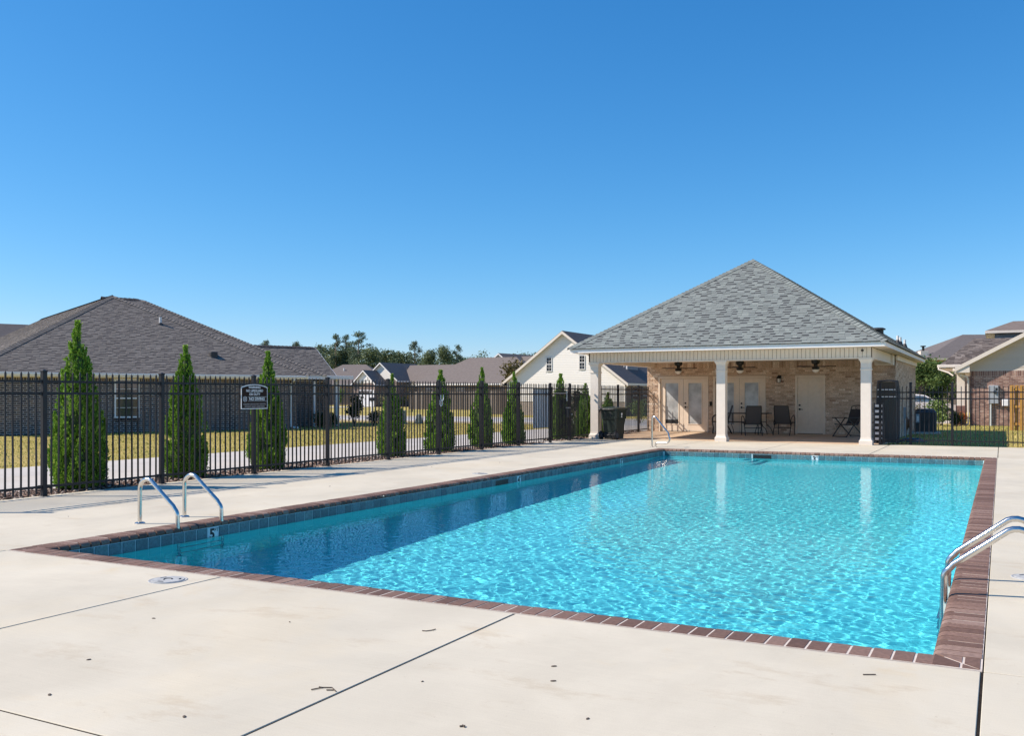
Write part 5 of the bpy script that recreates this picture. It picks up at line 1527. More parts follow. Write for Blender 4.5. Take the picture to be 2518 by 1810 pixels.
mb = MB(); y = 1.05; mb.cbox(-3.35, -3.05, y - 0.15, y + 0.15, lr(y) - 0.1, lr(y) + 0.16, 0.03); mb.build('roof_vent', M['dark_vent'], lroof)

# ------------------------------------------------------------------ plainer builders for houses farther off
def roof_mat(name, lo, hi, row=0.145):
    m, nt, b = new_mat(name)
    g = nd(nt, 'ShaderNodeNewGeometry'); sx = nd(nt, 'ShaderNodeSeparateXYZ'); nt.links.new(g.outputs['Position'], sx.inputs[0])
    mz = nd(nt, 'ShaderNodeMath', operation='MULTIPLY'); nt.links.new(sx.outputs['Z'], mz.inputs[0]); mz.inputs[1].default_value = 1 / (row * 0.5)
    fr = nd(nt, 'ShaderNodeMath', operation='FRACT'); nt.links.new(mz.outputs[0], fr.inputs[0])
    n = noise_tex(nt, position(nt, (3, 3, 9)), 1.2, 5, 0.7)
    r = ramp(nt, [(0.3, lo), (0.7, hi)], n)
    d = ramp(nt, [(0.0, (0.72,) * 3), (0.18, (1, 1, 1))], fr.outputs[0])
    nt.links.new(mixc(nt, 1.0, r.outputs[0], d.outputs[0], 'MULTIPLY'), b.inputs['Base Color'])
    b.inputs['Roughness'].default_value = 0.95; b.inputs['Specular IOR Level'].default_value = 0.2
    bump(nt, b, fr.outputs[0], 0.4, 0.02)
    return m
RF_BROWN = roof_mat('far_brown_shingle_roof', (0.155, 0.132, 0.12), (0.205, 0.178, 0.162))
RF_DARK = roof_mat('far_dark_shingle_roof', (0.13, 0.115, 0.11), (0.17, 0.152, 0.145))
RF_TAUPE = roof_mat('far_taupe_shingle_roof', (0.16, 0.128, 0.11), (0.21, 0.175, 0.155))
FAR_BRICK = plain('far_mixed_brick', (0.23, 0.175, 0.145), 0.9, var=0.35, nscale=9)
def gable_volume(parent, x0, x1, y0, y1, z0, ze, slope, wallm, gablem, roofm, axis='y', over=0.35, trim=None, board=0.18):
    """walls, gable roof with the ridge along `axis`, gable ends facing the other way"""
    mb = MB(); mb.box(x0, x1, y0, y1, z0, ze); mb.build('wall', wallm, parent)
    if axis == 'y':
        mx = (x0 + x1) / 2; h = (x1 - x0) / 2; top = ze + h * slope; d = over * slope
        P = lambda x, y, z: Vector((x, y, z)); a0, a1, b0, b1 = x0, x1, y0, y1
    else:
        mx = (y0 + y1) / 2; h = (y1 - y0) / 2; top = ze + h * slope; d = over * slope
        P = lambda x, y, z: Vector((y, x, z)); a0, a1, b0, b1 = y0, y1, x0, x1
    mb = MB(); mb.prism([P(a0, b0, ze), P(a1, b0, ze), P(mx, b0, top)], P(0, b1 - b0, 0)); mb.build('gable', gablem, parent)
    t = 0.05
    mb = MB()
    for s in (-1, 1):
        e = a0 - over if s < 0 else a1 + over
        mb.prism([P(e, b0 - over, ze - d + 0.03), P(mx, b0 - over, top + 0.03), P(mx, b0 - over, top + 0.03 + t), P(e, b0 - over, ze - d + 0.03 + t)], P(0, b1 - b0 + 2 * over, 0))
    r = mb.build('roof', roofm, parent)
    if trim:
        mb = MB()
        for yb in (b0 - over - 0.022, b1 + over + 0.002):
            for s in (-1, 1):
                e = a0 - over if s < 0 else a1 + over
                mb.prism([P(e, yb, ze - d + 0.05 - board), P(mx, yb, top + 0.05 - board), P(mx, yb, top + 0.05), P(e, yb, ze - d + 0.05)], P(0, 0.02, 0))
        for s in (-1, 1):
            e = a0 - over - 0.02 if s < 0 else a1 + over
            lo_ = ze - d - 0.10
            q = [P(e, b0 - over, lo_), P(e + 0.02, b0 - over, lo_), P(e + 0.02, b0 - over, lo_ + 0.16), P(e, b0 - over, lo_ + 0.16)]
            mb.prism(q, P(0, b1 - b0 + 2 * over, 0))
        mb.build('rake_board', trim, parent)
        mb = MB()
        for s in (-1, 1):
            e0 = (a0 - over, a0 - 0.002) if s < 0 else (a1 + 0.002, a1 + over)
            q = [P(e0[0], b0 - over + 0.01, ze - d - 0.09), P(e0[1], b0 - over + 0.01, ze - d - 0.09), P(e0[1], b0 - over + 0.01, ze - d - 0.075), P(e0[0], b0 - over + 0.01, ze - d - 0.075)]
            mb.prism(q, P(0, b1 - b0 + 2 * over - 0.02, 0))
        mb.build('soffit', trim, parent)
    return top
def hip_volume(parent, x0, x1, y0, y1, z0, ze, slope, wallm, roofm, over=0.4, trim=None):
    mb = MB(); mb.box(x0, x1, y0, y1, z0, ze); mb.build('wall', wallm, parent)
    X0, X1, Y0, Y1 = x0 - over, x1 + over, y0 - over, y1 + over; Z = ze - 0.02
    if (X1 - X0) >= (Y1 - Y0):
        h = (Y1 - Y0) / 2; a, b = Vector((X0 + h, (Y0 + Y1) / 2, Z + h * slope)), Vector((X1 - h, (Y0 + Y1) / 2, Z + h * slope))
        c = [Vector((X0, Y0, Z)), Vector((X1, Y0, Z)), Vector((X1, Y1, Z)), Vector((X0, Y1, Z))]
        fs = [(c[0], c[1], b, a), (c[1], c[2], b), (c[2], c[3], a, b), (c[3], c[0], a)]
    else:
        h = (X1 - X0) / 2; a, b = Vector(((X0 + X1) / 2, Y0 + h, Z + h * slope)), Vector(((X0 + X1) / 2, Y1 - h, Z + h * slope))
        c = [Vector((X0, Y0, Z)), Vector((X1, Y0, Z)), Vector((X1, Y1, Z)), Vector((X0, Y1, Z))]
        fs = [(c[0], c[1], a), (c[1], c[2], b, a), (c[2], c[3], b), (c[3], c[0], a, b)]
    mb = MB()
    for f in fs: mb.poly(f)
    lo_ = [p - Vector((0, 0, 0.03)) for p in c]; mb.poly(lo_[::-1])
    for i in range(4): mb.poly((lo_[i], lo_[(i + 1) % 4], c[(i + 1) % 4], c[i]))
    r = mb.build('roof', roofm, parent)
    if trim:
        mb = MB(); t = 0.02
        mb.box(X0, X1, Y0 - t, Y0, Z - 0.2, Z - 0.031); mb.box(X0, X1, Y1, Y1 + t, Z - 0.2, Z - 0.031); mb.box(X0 - t, X0, Y0, Y1, Z - 0.2, Z - 0.031); mb.box(X1, X1 + t, Y0, Y1, Z - 0.2, Z - 0.031)
        mb.build('fascia', trim, parent)
        mb = MB(); mb.box(X0 + 0.005, X1 - 0.005, Y0 + 0.005, Y1 - 0.005, Z - 0.19, Z - 0.175); mb.build('soffit', trim, parent)
    return h
def box_window(parent, face, u, v, w, h, cols=2, rows=2, frame=None, split=True):
    return window(parent, face, u, u + w, v, v + h, frame or M['white_trim'], M['glass_dark'], cols, rows, split, deep=-0.012, trim=0.04, proud=0.05)

# far left neighbour showing only its roof edge
nh = thing('brick_house', 'house whose roof corner rises behind the left end of the charcoal brick house', 'house', (-56.0, 35.75, 0), R(62))
hip_volume(nh, -9, 7.4, 0, 9, -0.3, 2.5, 0.75, BRICK_DARK, RF_BROWN, trim=M['white_trim'])
mb = MB(); mb.tube([(-1.0, 2.2, 3.5), (-1.0, 2.2, 4.2)], 0.06, 8); mb.build('vent_pipe', M['pvc'], nh)

# cream gabled house beyond the street
ch = thing('gabled_house', 'cream sided house with tall gable behind the pool gate', 'house', (-27.1, 59.1, 0))
GW = 4.55; ZE = 2.35; ZA = 5.78
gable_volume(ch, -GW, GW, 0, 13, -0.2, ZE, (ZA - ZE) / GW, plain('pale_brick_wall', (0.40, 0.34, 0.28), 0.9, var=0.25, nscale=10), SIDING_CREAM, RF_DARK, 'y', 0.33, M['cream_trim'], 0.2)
gf = Face([(-GW - 0.02, -0.012, ZE - 0.06), (GW + 0.02, -0.012, ZE - 0.06), (0, -0.012, ZA + 0.0)])
WIN = [(-1.36, 3.02, 0.44, 1.0), (1.17, 3.12, 0.44, 1.0)]
hl = [(x + GW + 0.02 - 0.03, x + GW + 0.02 + w_ + 0.03, z - ZE + 0.06 - 0.03, z - ZE + 0.06 + h_ + 0.03) for (x, z, w_, h_) in WIN]
siding(ch, gf, SIDING_CREAM, 0.118, hl, planks=True)
lowf = Face([(-GW, -0.012, -0.2), (GW, -0.012, -0.2), (GW, -0.012, ZE - 0.06), (-GW, -0.012, ZE - 0.06)])
siding(ch, Face([(-GW, -0.012, 0.9), (GW, -0.012, 0.9), (GW, -0.012, ZE - 0.065), (-GW, -0.012, ZE - 0.065)]), SIDING_CREAM, 0.118, (), planks=True)
for (x, z, w_, h_) in WIN: box_window(ch, gf, x + GW + 0.02, z - ZE + 0.06, w_, h_)
# right hand slope: dormer, side wall with shuttered windows
rs = Face([(GW, 0.2, -0.2), (GW, 12.8, -0.2), (GW, 12.8, ZE - 0.3), (GW, 0.2, ZE - 0.3)])
w = wall_panel(ch, 'wall', Face([(GW + 0.002, 0, -0.2), (GW + 0.002, 13, -0.2), (GW + 0.002, 13, ZE - 0.3), (GW + 0.002, 0, ZE - 0.3)]), [], 0.001, FAR_BRICK)
for yv in (1.2, 3.2, 6.2):
    box_window(ch, rs, yv, 0.9, 0.95, 1.25)
    for dx in (-0.36, 1.0):
        mb = MB(); mb.cbox(GW + 0.004, GW + 0.04, 0.2 + yv + dx, 0.2 + yv + dx + 0.31, 0.68, 1.97, 0.006); mb.build('shutter', M['shutter'], ch)
mb = MB(); mb.box(2.3, 3.55, 3.0, 5.2, 2.9, 4.05); d = mb.build('dormer', plain('blue_grey_dormer_wall', (0.20, 0.22, 0.26), 0.7), ch)
mb = MB(); mb.prism([(2.0, 2.75, 4.05), (3.8, 2.75, 4.05), (3.8, 2.75, 4.12), (2.0, 2.75, 4.3)], (0, 2.7, 0)); mb.build('dormer_roof', RF_DARK, d)
df = Face([(2.3, 2.998, 2.95), (3.55, 2.998, 2.95), (3.55, 2.998, 4.0), (2.3, 2.998, 4.0)]); box_window(ch, df, 0.3, 0.35, 0.75, 0.55, 3, 1, None, False)
mb = MB()
for (a, b, c_, e) in ((2.28, 2.36, 2.93, 4.05), (3.49, 3.57, 2.93, 4.05), (2.36, 3.49, 3.95, 4.05), (2.36, 3.49, 2.9, 2.98)): mb.box(a, b, 2.97, 2.999, c_, e)
mb.build('dormer_trim', M['white_trim'], d)
mb = MB(); mb.tube([(GW + 0.33, -0.3, ZE - 0.3), (GW + 0.06, -0.05, ZE - 0.5), (GW + 0.06, -0.05, -0.2)], 0.045, 7); mb.build('downspout', M['white_trim'], ch)

# houses across the lawns
gh = thing('gabled_house', 'small far house with white garage door under twin cream gables', 'house', (-67.84, 90.7, 0))
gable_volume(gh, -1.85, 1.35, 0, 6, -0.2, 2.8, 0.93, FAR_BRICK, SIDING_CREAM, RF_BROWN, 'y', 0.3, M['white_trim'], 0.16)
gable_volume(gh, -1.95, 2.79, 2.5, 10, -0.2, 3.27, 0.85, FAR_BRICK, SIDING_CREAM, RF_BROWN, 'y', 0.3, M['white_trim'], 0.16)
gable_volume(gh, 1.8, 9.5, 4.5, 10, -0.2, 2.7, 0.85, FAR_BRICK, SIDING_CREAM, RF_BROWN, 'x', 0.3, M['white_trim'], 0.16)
mb = MB(); mb.cbox(-1.15, 1.2, -0.05, -0.005, -0.1, 1.95, 0.01); gd_ = mb.build('garage_door', M['white_plastic'], gh)
for k in range(4):
    mb = MB(); mb.box(-1.0 + k * 0.55, -0.62 + k * 0.55, -0.06, -0.052, 1.55, 1.85); mb.build('pane', M['glass_dark'], gd_)
mb = MB(); mb.cbox(-0.35, 0.25, -0.06, -0.01, 3.15, 3.6, 0.01); mb.build('gable_vent', M['white_trim'], gh)
mb = MB(); mb.cbox(4.9, 5.8, 4.3, 4.48, -0.2, 1.95, 0.01); mb.build('front_door', M['shutter'], gh)
gff = Face([(1.8, 4.49, -0.2), (9.5, 4.49, -0.2), (9.5, 4.49, 2.6), (1.8, 4.49, 2.6)]); box_window(gh, gff, 5.2, 1.0, 1.3, 1.2)

bh = thing('brick_house', 'long low house with brown hip roof behind the dark picket fence', 'house', (-56.9, 87.4, 0), R(2))
hip_volume(bh, -1.6, 13.2, 0.4, 9.2, -0.2, 2.65, 0.62, FAR_BRICK, RF_BROWN, 0.45, M['white_trim'])
bf = Face([(-1.6, 0.39, -0.2), (13.2, 0.39, -0.2), (13.2, 0.39, 2.5), (-1.6, 0.39, 2.5)])
for u in (1.2, 5.2, 10.6): box_window(bh, bf, u, 1.0, 1.1, 1.3)
mb = MB(); mb.tube([(9.2, 2.5, 3.6), (9.2, 2.5, 4.4)], 0.05, 7); mb.build('vent_pipe', M['pvc'], bh)
dh = thing('gabled_house', 'brown roofed house with a small cream gable showing above the long hip roof', 'house', (-57.0, 104.5, 0), R(-6))
gable_volume(dh, -3.4, 3.4, 0, 10, -0.2, 4.2, 0.72, SIDING_CREAM, SIDING_CREAM, RF_BROWN, 'y', 0.3, M['white_trim'], 0.16)
gable_volume(dh, 0.6, 9.5, 1.0, 8, -0.2, 3.4, 0.85, FAR_BRICK, SIDING_CREAM, RF_BROWN, 'x', 0.3, M['white_trim'], 0.16)
fh = thing('brick_house', 'far brown roofed house left of the white garage door', 'house', (-80.2, 104.8, 0), R(20))
hip_volume(fh, -7.5, 4.5, 0, 8.5, -0.2, 2.9, 0.62, FAR_BRICK, RF_BROWN, 0.4, M['white_trim'])
hip_volume(fh, -13.5, -6.5, -3.0, 4, -0.2, 2.5, 0.55, FAR_BRICK, RF_TAUPE, 0.4, M['white_trim'])
mb = MB(); mb.tube([(-2.6, 2.8, 4.2), (-2.6, 2.8, 5.2)], 0.1, 7); mb.build('vent_pipe', M['pvc'], fh)
ih = thing('gabled_house', 'pale house glimpsed over the trees left of the cream gable', 'house', (-47.5, 120.5, 0), R(0))
gable_volume(ih, -5, 5, 0, 9, -0.2, 5.2, 0.5, SIDING_TAN, SIDING_TAN, RF_BROWN, 'x', 0.3, M['white_trim'], 0.16)

# ------------------------------------------------------------------ brick house on the right
rh = thing('brick_house', 'red brown brick house with taupe sided gable on the right', 'house', (-1.33, 49.06, 0))
ff = Face([(0, 0, -0.2), (9.5, 0, -0.2), (9.5, 0, 2.5), (0, 0, 2.5)])
w = wall_panel(rh, 'wall', ff, [], 0.2, MORTAR_SAND); bricks(w, ff, [], BRICK_RED, 0.0767, 0.203, 0.014, 0.006, single=260, seed=41, soldier=0.2)
sl = 0.55; rx = 4.75
gf = Face([(0.0, 0.02, 2.5), (9.5, 0.02, 2.5), (9.5, 0.02, 2.93), (rx, 0.02, 2.93 + rx * sl), (0.0, 0.02, 2.93)])
wall_panel(rh, 'gable', gf, [], 0.12, M['dark_vent']); siding(rh, gf, SIDING_TAN, 0.16, lap=0.022)
def rz_(x): return 2.63 + (x + 0.62) * sl if x < rx else 2.63 + (2 * rx + 0.62 - x) * sl
Q0, Q1 = Vector((-0.62, -0.42, 2.63)), Vector((rx, -0.42, rz_(rx)))
VB0, VB1 = Vector((-0.62, 0.68, 2.63)), Vector((rx, 6.05, rz_(rx)))
mb = MB(); mb.prism([Q0, Q1, VB1, VB0][::-1], (0, 0, 0.03)); mb.prism([Vector((2 * rx + 0.62, -0.42, 2.63)), Vector((2 * rx + 0.62, 6.5, 2.63)), VB1, Q1][::-1], (0, 0, 0.03))
rroof = mb.build('roof', SH_TAUPE, rh)
up3 = Vector((0, 0, 0.034)); shingles(rroof, Face([VB0 + up3, Q0 + up3, Q1 + up3, VB1 + up3]), SH_TAUPE, SH_BROWN_BAND, 0.145, 43, wmin=0.12, wmax=0.32)
mb = MB(); mb.prism([Q0 + Vector((0, -0.025, -0.16)), Q1 + Vector((0, -0.025, -0.16)), Q1 + Vector((0, -0.025, 0.035)), Q0 + Vector((0, -0.025, 0.035))], (0, 0.024, 0)); mb.build('rake_board', M['cream_trim'], rh)
mb = MB(); mb.box(-0.60, -0.001, -0.40, 9.0, 2.42, 2.435); mb.prism([(0.0, -0.40, 2.436), (-0.6, -0.40, 2.436), (-0.6, -0.40, 2.60), (0.0, -0.40, 2.90)], (0, 0.39, 0)); mb.prism([(0.0, -0.39, 2.86), (rx, -0.39, rz_(rx) - 0.09), (rx, -0.39, rz_(rx) - 0.075), (0.0, -0.39, 2.875)], (0, 0.385, 0)); mb.build('soffit', M['cream_trim'], rh)
mb = MB(); mb.cbox(-0.72, -0.605, -0.36, 9.0, 2.50, 2.62, 0.02); mb.build('gutter', M['cream_trim'], rh)
mb = MB(); mb.tube([(-0.66, -0.28, 2.52), (-0.60, -0.28, 2.40), (-0.12, -0.1, 2.22), (-0.07, -0.06, 2.1), (-0.07, -0.06, 0.0), (-0.2, -0.1, -0.07)], 0.042, 8); mb.build('downspout', M['cream_trim'], rh, True)
ls = Face([(0, 8.5, -0.2), (0, 0, -0.2), (0, 0, 2.5), (0, 8.5, 2.5)])
w = wall_panel(rh, 'wall', ls, [], 0.19, MORTAR_SAND); bricks(w, ls, [], BRICK_RED, 0.0767, 0.203, 0.011, 0.006, seed=42)
mb = MB(); mb.box(0.22, 9.3, 0.22, 8.4, -0.2, 2.45); mb.build('core', M['dark_vent'], rh)
# hip part behind with the porch column, raised upper roof
H0, H1, H2, H3 = Vector((-1.34, 1.1, 2.86)), Vector((6.5, 1.1, 2.86)), Vector((6.5, 3.58, 4.22)), Vector((0.09, 3.58, 4.22)); H4 = Vector((-1.34, 10, 2.86)); H5 = Vector((0.09, 7.5, 4.22))
mb = MB(); mb.poly((H0, H1, H2, H3)); mb.poly((H4, H0, H3, H5)); hr = mb.build('roof', SH_TAUPE, rh, fix=False)
shingles(hr, Face([H0, H1, H2, H3]), SH_TAUPE, SH_BROWN_BAND, 0.145, 44, single=0, wmin=0.12, wmax=0.32)
mb = MB(); mb.cbox(-1.46, -0.0, 0.98, 1.09, 2.72, 2.85, 0.02); mb.cbox(-1.47, -1.35, 1.1, 9, 2.72, 2.85, 0.02); mb.build('gutter', M['cream_trim'], rh)
mb = MB(); mb.tube([(-1.4, 1.0, 2.72), (-1.4, 0.98, 2.62), (-0.95, 0.85, 2.45), (-0.75, 0.8, 2.3)], 0.04, 7); mb.build('downspout', M['cream_trim'], rh, True)
mb = MB(); mb.box(-1.32, -0.02, 1.12, 8.0, 2.66, 2.69); mb.build('soffit', M['soffit'], rh)
mb = MB(); mb.cbox(-0.57, -0.22, 0.36, 0.72, 0.85, 2.42, 0.01); pc = mb.build('porch_column', M['cream_trim'], rh)
mb = MB(); mb.cbox(-0.62, -0.17, 0.31, 0.77, -0.2, 0.85, 0.01); mb.build('column_base', BRICK_RED, pc)
mb = MB(); mb.box(1.0, 8, 7.5, 14.0, 4.0, 4.75); mb.build('upper_wall', M['grey_metal'], rh)
U = [Vector((0.56, 7.0, 4.83)), Vector((8.4, 7.0, 4.83)), Vector((8.4, 14.6, 4.83)), Vector((0.56, 14.6, 4.83))]; UA, UB = Vector((1.9, 9.2, 5.45)), Vector((6.2, 9.2, 5.45))
mb = MB(); mb.poly((U[0], U[1], UB, UA)); mb.poly((U[3], U[0], UA)); mb.poly((U[1], U[2], UB)); mb.poly((U[2], U[3], UA, UB)); mb.build('roof', RF_TAUPE, rh)
mb = MB(); mb.cbox(0.54, 8.42, 6.98, 7.0, 4.69, 4.82, 0.005); mb.cbox(0.54, 0.56, 7.0, 14.6, 4.69, 4.82, 0.005); mb.build('fascia', M['cream_trim'], rh)
mb = MB(); mb.box(0.57, 8.3, 7.02, 14.5, 4.69, 4.71); mb.build('soffit', M['soffit'], rh)
t = thing('meter_box', 'grey electric meter box with conduit on the red brown brick wall', 'meter box', (-0.33, 49.06, 0))
mb = MB(); mb.cbox(-0.2, 0.2, -0.16, -0.01, 0.97, 1.82, 0.015); mb.build('cabinet', M['grey_metal'], t)
mb = MB(); mb.tube([(-0.13, -0.08, 0.97), (-0.13, -0.08, -0.15)], 0.055, 10); mb.build('conduit', M['pvc'], t, True)
mb = MB(); mb.lathe([(0.0, 0), (0.08, 0.0), (0.075, 0.06), (0.0, 0.065)], 14, (0.06, -0.16, 1.5), Matrix.Rotation(R(90), 3, 'X')); mb.build('dial', M['glass_dark'], t)
mb = MB(); mb.box(0.07, 0.17, -0.163, -0.16, 1.56, 1.70); mb.build('label_plate', M['black_plastic'], t)
o = MB().cbox(-0.15, 0.15, -0.17, -0.01, 0.86, 1.17, 0.03).build('cable_box', M['white_plastic'], None, loc=(0.17, 49.06, 0)); tag(o, 'small pale cable box on the brick wall right of the meter box', 'cable box')

# yellow wooden privacy fence at the right edge
t = thing('wooden_fence', 'fresh yellow wooden board fence at the right edge', 'fence', (0.30, 42.55, -0.1))
for k in range(8):
    mb = MB(); x = k * 0.175; yb = 0.0 if k % 2 == 0 else 0.07; mb.cbox(x, x + 0.14, yb - 0.012, yb + 0.012, 0.03, 1.86, 0.004); mb.build('board', M['yellow_wood'], t)
for z in (0.25, 0.95, 1.65):
    mb = MB(); mb.box(0.0, 1.4, 0.016, 0.055, z, z + 0.09); mb.build('rail', M['yellow_wood'], t)

# house with the chimney behind, another roof between the trees
kh = thing('brick_house', 'pale pink brick house with a boxed chimney behind the right hand trees', 'house', (-5.3, 84.5, 0), R(24))
mb = MB(); mb.box(0, 12, 0, 9, -0.2, 3.99); mb.build('wall', BRICK_PINK, kh)
kf = Face([(0, -0.001, 2.0), (5, -0.001, 2.0), (5, -0.001, 4.4), (0, -0.001, 4.4)]); bricks(kh, kf, [], BRICK_PINK, 0.0767, 0.22, 0.011, 0.008, seed=51)
hip_volume(kh, 0, 12, 0.001, 9, 4.0, 4.48, 0.45, BRICK_PINK, RF_DARK, 0.4, M['soffit'])
mb = MB(); mb.cbox(-0.55, 0.1, 0.5, 1.15, -0.2, 5.05, 0.01); c = mb.build('chimney', M['cream_trim'], kh)
mb = MB(); mb.lathe([(0.1, 5.05), (0.1, 5.4), (0.22, 5.42), (0.22, 5.5), (0.0, 5.52)], 12, (-0.22, 0.82, 0)); mb.build('chimney_pot', M['black'], c)
jh = thing('brick_house', 'grey roofed house seen between the pool house roof and the chimney', 'house', (-13.0, 90.0, 0), R(20))
hip_volume(jh, 0, 9, 0, 9, -0.2, 3.2, 0.5, FAR_BRICK, RF_DARK, 0.4, M['white_trim'])

# ------------------------------------------------------------------ dark picket fence and utility boxes across the street
t = thing('wooden_fence', 'dark brown wooden picket fence in front of the long low house', 'fence', (-51.9, 76.4, -0.1))
bd = MB(); bd.prism([(0, 0, 0.04), (0.15, 0, 0.04), (0.15, 0, 1.72), (0.11, 0, 1.8), (0.04, 0, 1.8), (0, 0, 1.72)], (0, 0.02, 0)); bd = bd.mesh('board', M['wood_fence'])
r = random.Random(9)
for k in range(92): link('board', bd, t, (k * 0.163, r.uniform(-0.005, 0.005), r.uniform(-0.02, 0.02)))
mb = MB()
for z in (0.3, 0.95, 1.55): mb.box(0, 15, 0.021, 0.06, z, z + 0.09)
mb.build('rail', M['wood_fence'], t)
t = thing('wooden_fence', 'short dark fence section beside the cream gabled house left of the white panel', 'fence', (-31.5, 60.3, -0.1))
for k in range(20): link('board', bd, t, (-0.3 - k * 0.17, 0, 0))
mb = MB()
for z in (0.3, 1.5): mb.box(-3.7, -0.15, 0.021, 0.06, z, z + 0.09)
mb.build('rail', M['wood_fence'], t)
t = thing('wooden_fence', 'weathered wooden fence beyond the shrubs right of the charcoal brick house', 'fence', (-73, 86.0, -0.1), R(25))
for k in range(46): link('board', bd, t, (-0.2 - k * 0.17, 0, 0), None, (1, 1, 1.05))
mb = MB()
for z in (0.3, 1.5): mb.box(-8.2, -0.15, 0.021, 0.06, z, z + 0.09)
mb.build('rail', M['wood_fence'], t)

t = thing('utility_box', 'low green utility box on the lawn by the street', 'utility box', (-26.7, 37.9, -0.1), R(16))
mb = MB(); mb.cbox(-0.6, 0.6, -0.55, 0.55, 0, 0.08, 0.01); mb.build('pad', M['road'], t)
mb = MB(); mb.prism([(-0.5, -0.45, 0.08), (-0.5, 0.45, 0.08), (-0.5, 0.45, 0.64), (-0.5, -0.40, 0.60)], (1.0, 0, 0)); mb.build('cabinet', M['green_box'], t)
mb = MB(); mb.prism([(-0.53, -0.47, 0.60), (-0.53, 0.47, 0.645), (-0.53, 0.47, 0.69), (-0.53, -0.47, 0.65)], (1.06, 0, 0)); mb.build('lid', M['green_box'], t)
t = thing('cable_pedestal', 'small tapered grey pedestal on the lawn right of the green utility box', 'pedestal', (-25.9, 39.0, -0.1), R(10))
mb = MB(); loft(mb, [rsec(0.16, -0.16, 0.16, 0.0), rsec(0.15, -0.15, 0.15, 0.1), rsec(0.11, -0.11, 0.11, 0.46, 0.03), rsec(0.07, -0.07, 0.07, 0.5, 0.03)]); mb.build('body', M['green_box'], t)
mb = MB(); mb.box(-0.05, 0.05, -0.125, -0.11, 0.3, 0.4); mb.build('label_plate', M['grey_metal'], t)
t = thing('mailbox', 'dark mailbox on a white post by the far lawn', 'mailbox', (-36.9, 50.0, -0.09))
mb = MB(); mb.box(-0.05, 0.05, -0.05, 0.05, 0, 1.05); mb.build('post', M['white_trim'], t)
mb = MB(); mb.prism([(-0.10, -0.25, 1.05), (0.10, -0.25, 1.05), (0.10, -0.25, 1.2), (0.05, -0.25, 1.28), (-0.05, -0.25, 1.28), (-0.10, -0.25, 1.2)], (0, 0.5, 0)); mb.build('box', M['black'], t)

# white car parked behind the pool house
t = thing('parked_car', 'white car with blue tinted windscreen behind the air conditioner', 'car', (-4.2, 56.4, -0.04), R(20))
CARW = plain('white_car_paint', (0.78, 0.79, 0.80), 0.2, var=0.02)
prof = [(-2.2, 0.35), (-2.25, 0.75), (-2.1, 0.95), (-1.2, 1.0), (0.62, 0.98), (1.5, 0.92), (2.05, 0.80), (2.25, 0.62), (2.28, 0.35), (1.75, 0.22), (-1.9, 0.22)]
mb = MB()
for (s0, s1, k) in ((-0.86, 0.86, 1),): mb.prism([(p[0], -0.86, p[1]) for p in prof], (0, 1.72, 0))
mb.build('body', CARW, t, True)
cab = [(-1.75, 0.99), (-1.1, 1.40), (-0.3, 1.46), (0.25, 1.40), (1.05, 0.965)]
mb = MB(); n = len(cab)
v = [(p[0], s * (0.82 - 0.16 * (p[1] - 0.95) / 0.5), p[1]) for s in (-1, 1) for p in cab]
mb.add(v, [tuple(range(n - 1, -1, -1)), tuple(range(n, 2 * n))] + [(i, i + 1, n + i + 1, n + i) for i in range(n - 1)]); mb.build('cabin', CARW, t)
def car_pane(pts, name='window'):
    mb = MB(); mb.prism(pts, (0, 0.004, 0.008)); mb.build(name, M['glass_car'], t)
mb = MB(); mb.add([(0.30, -0.64, 1.385), (0.30, 0.64, 1.385), (1.0, 0.76, 1.002), (1.0, -0.76, 1.002)], [(3, 2, 1, 0)]); mb.build('windscreen', M['glass_car'], t)
for s in (-1, 1):
    def sp(x, z): return (x, s * (0.828 - 0.16 * (z - 0.95) / 0.5), z)
    for q in ([sp(-0.35, 1.02), sp(0.75, 1.02), sp(0.22, 1.34), sp(-0.35, 1.38)], [sp(-1.45, 1.03), sp(-0.42, 1.02), sp(-0.42, 1.38), sp(-1.0, 1.34)]):
        mb = MB(); mb.poly(q if s < 0 else q[::-1]); mb.build('window', M['glass_car'], t)
    for x in (-1.35, 1.42):
        mb = MB(); mb.lathe([(0.0, -0.1), (0.27, -0.1), (0.32, -0.07), (0.32, 0.07), (0.27, 0.1), (0.0, 0.1)], 22, (x, s * 0.80, 0.32), Matrix.Rotation(R(90), 3, 'X')); wv = mb.build('wheel', M['black_plastic'], t)
        mb = MB(); mb.lathe([(0.0, -0.108), (0.2, -0.105), (0.2, 0.105), (0.0, 0.108)], 14, (x, s * 0.80, 0.32), Matrix.Rotation(R(90), 3, 'X')); mb.build('rim', M['pale_metal'], wv)
        mb = MB(); mb.lathe([(0.36, -0.015), (0.37, 0.0), (0.33, 0.0)], 22, (x, s * 0.872, 0.33), Matrix.Rotation(R(90), 3, 'X')); mb.build('wheel_arch', M['black_plastic'], t)
    mb = MB(); mb.cbox(2.0, 2.27, s * 0.7 - 0.13, s * 0.7 + 0.13, 0.62, 0.76, 0.03); mb.build('headlight', M['glass_car'], t)
    mb = MB(); mb.cbox(0.55, 0.72, s * 0.93 - 0.06, s * 0.93 + 0.06, 0.98, 1.1, 0.02); mb.build('wing_mirror', CARW, t)

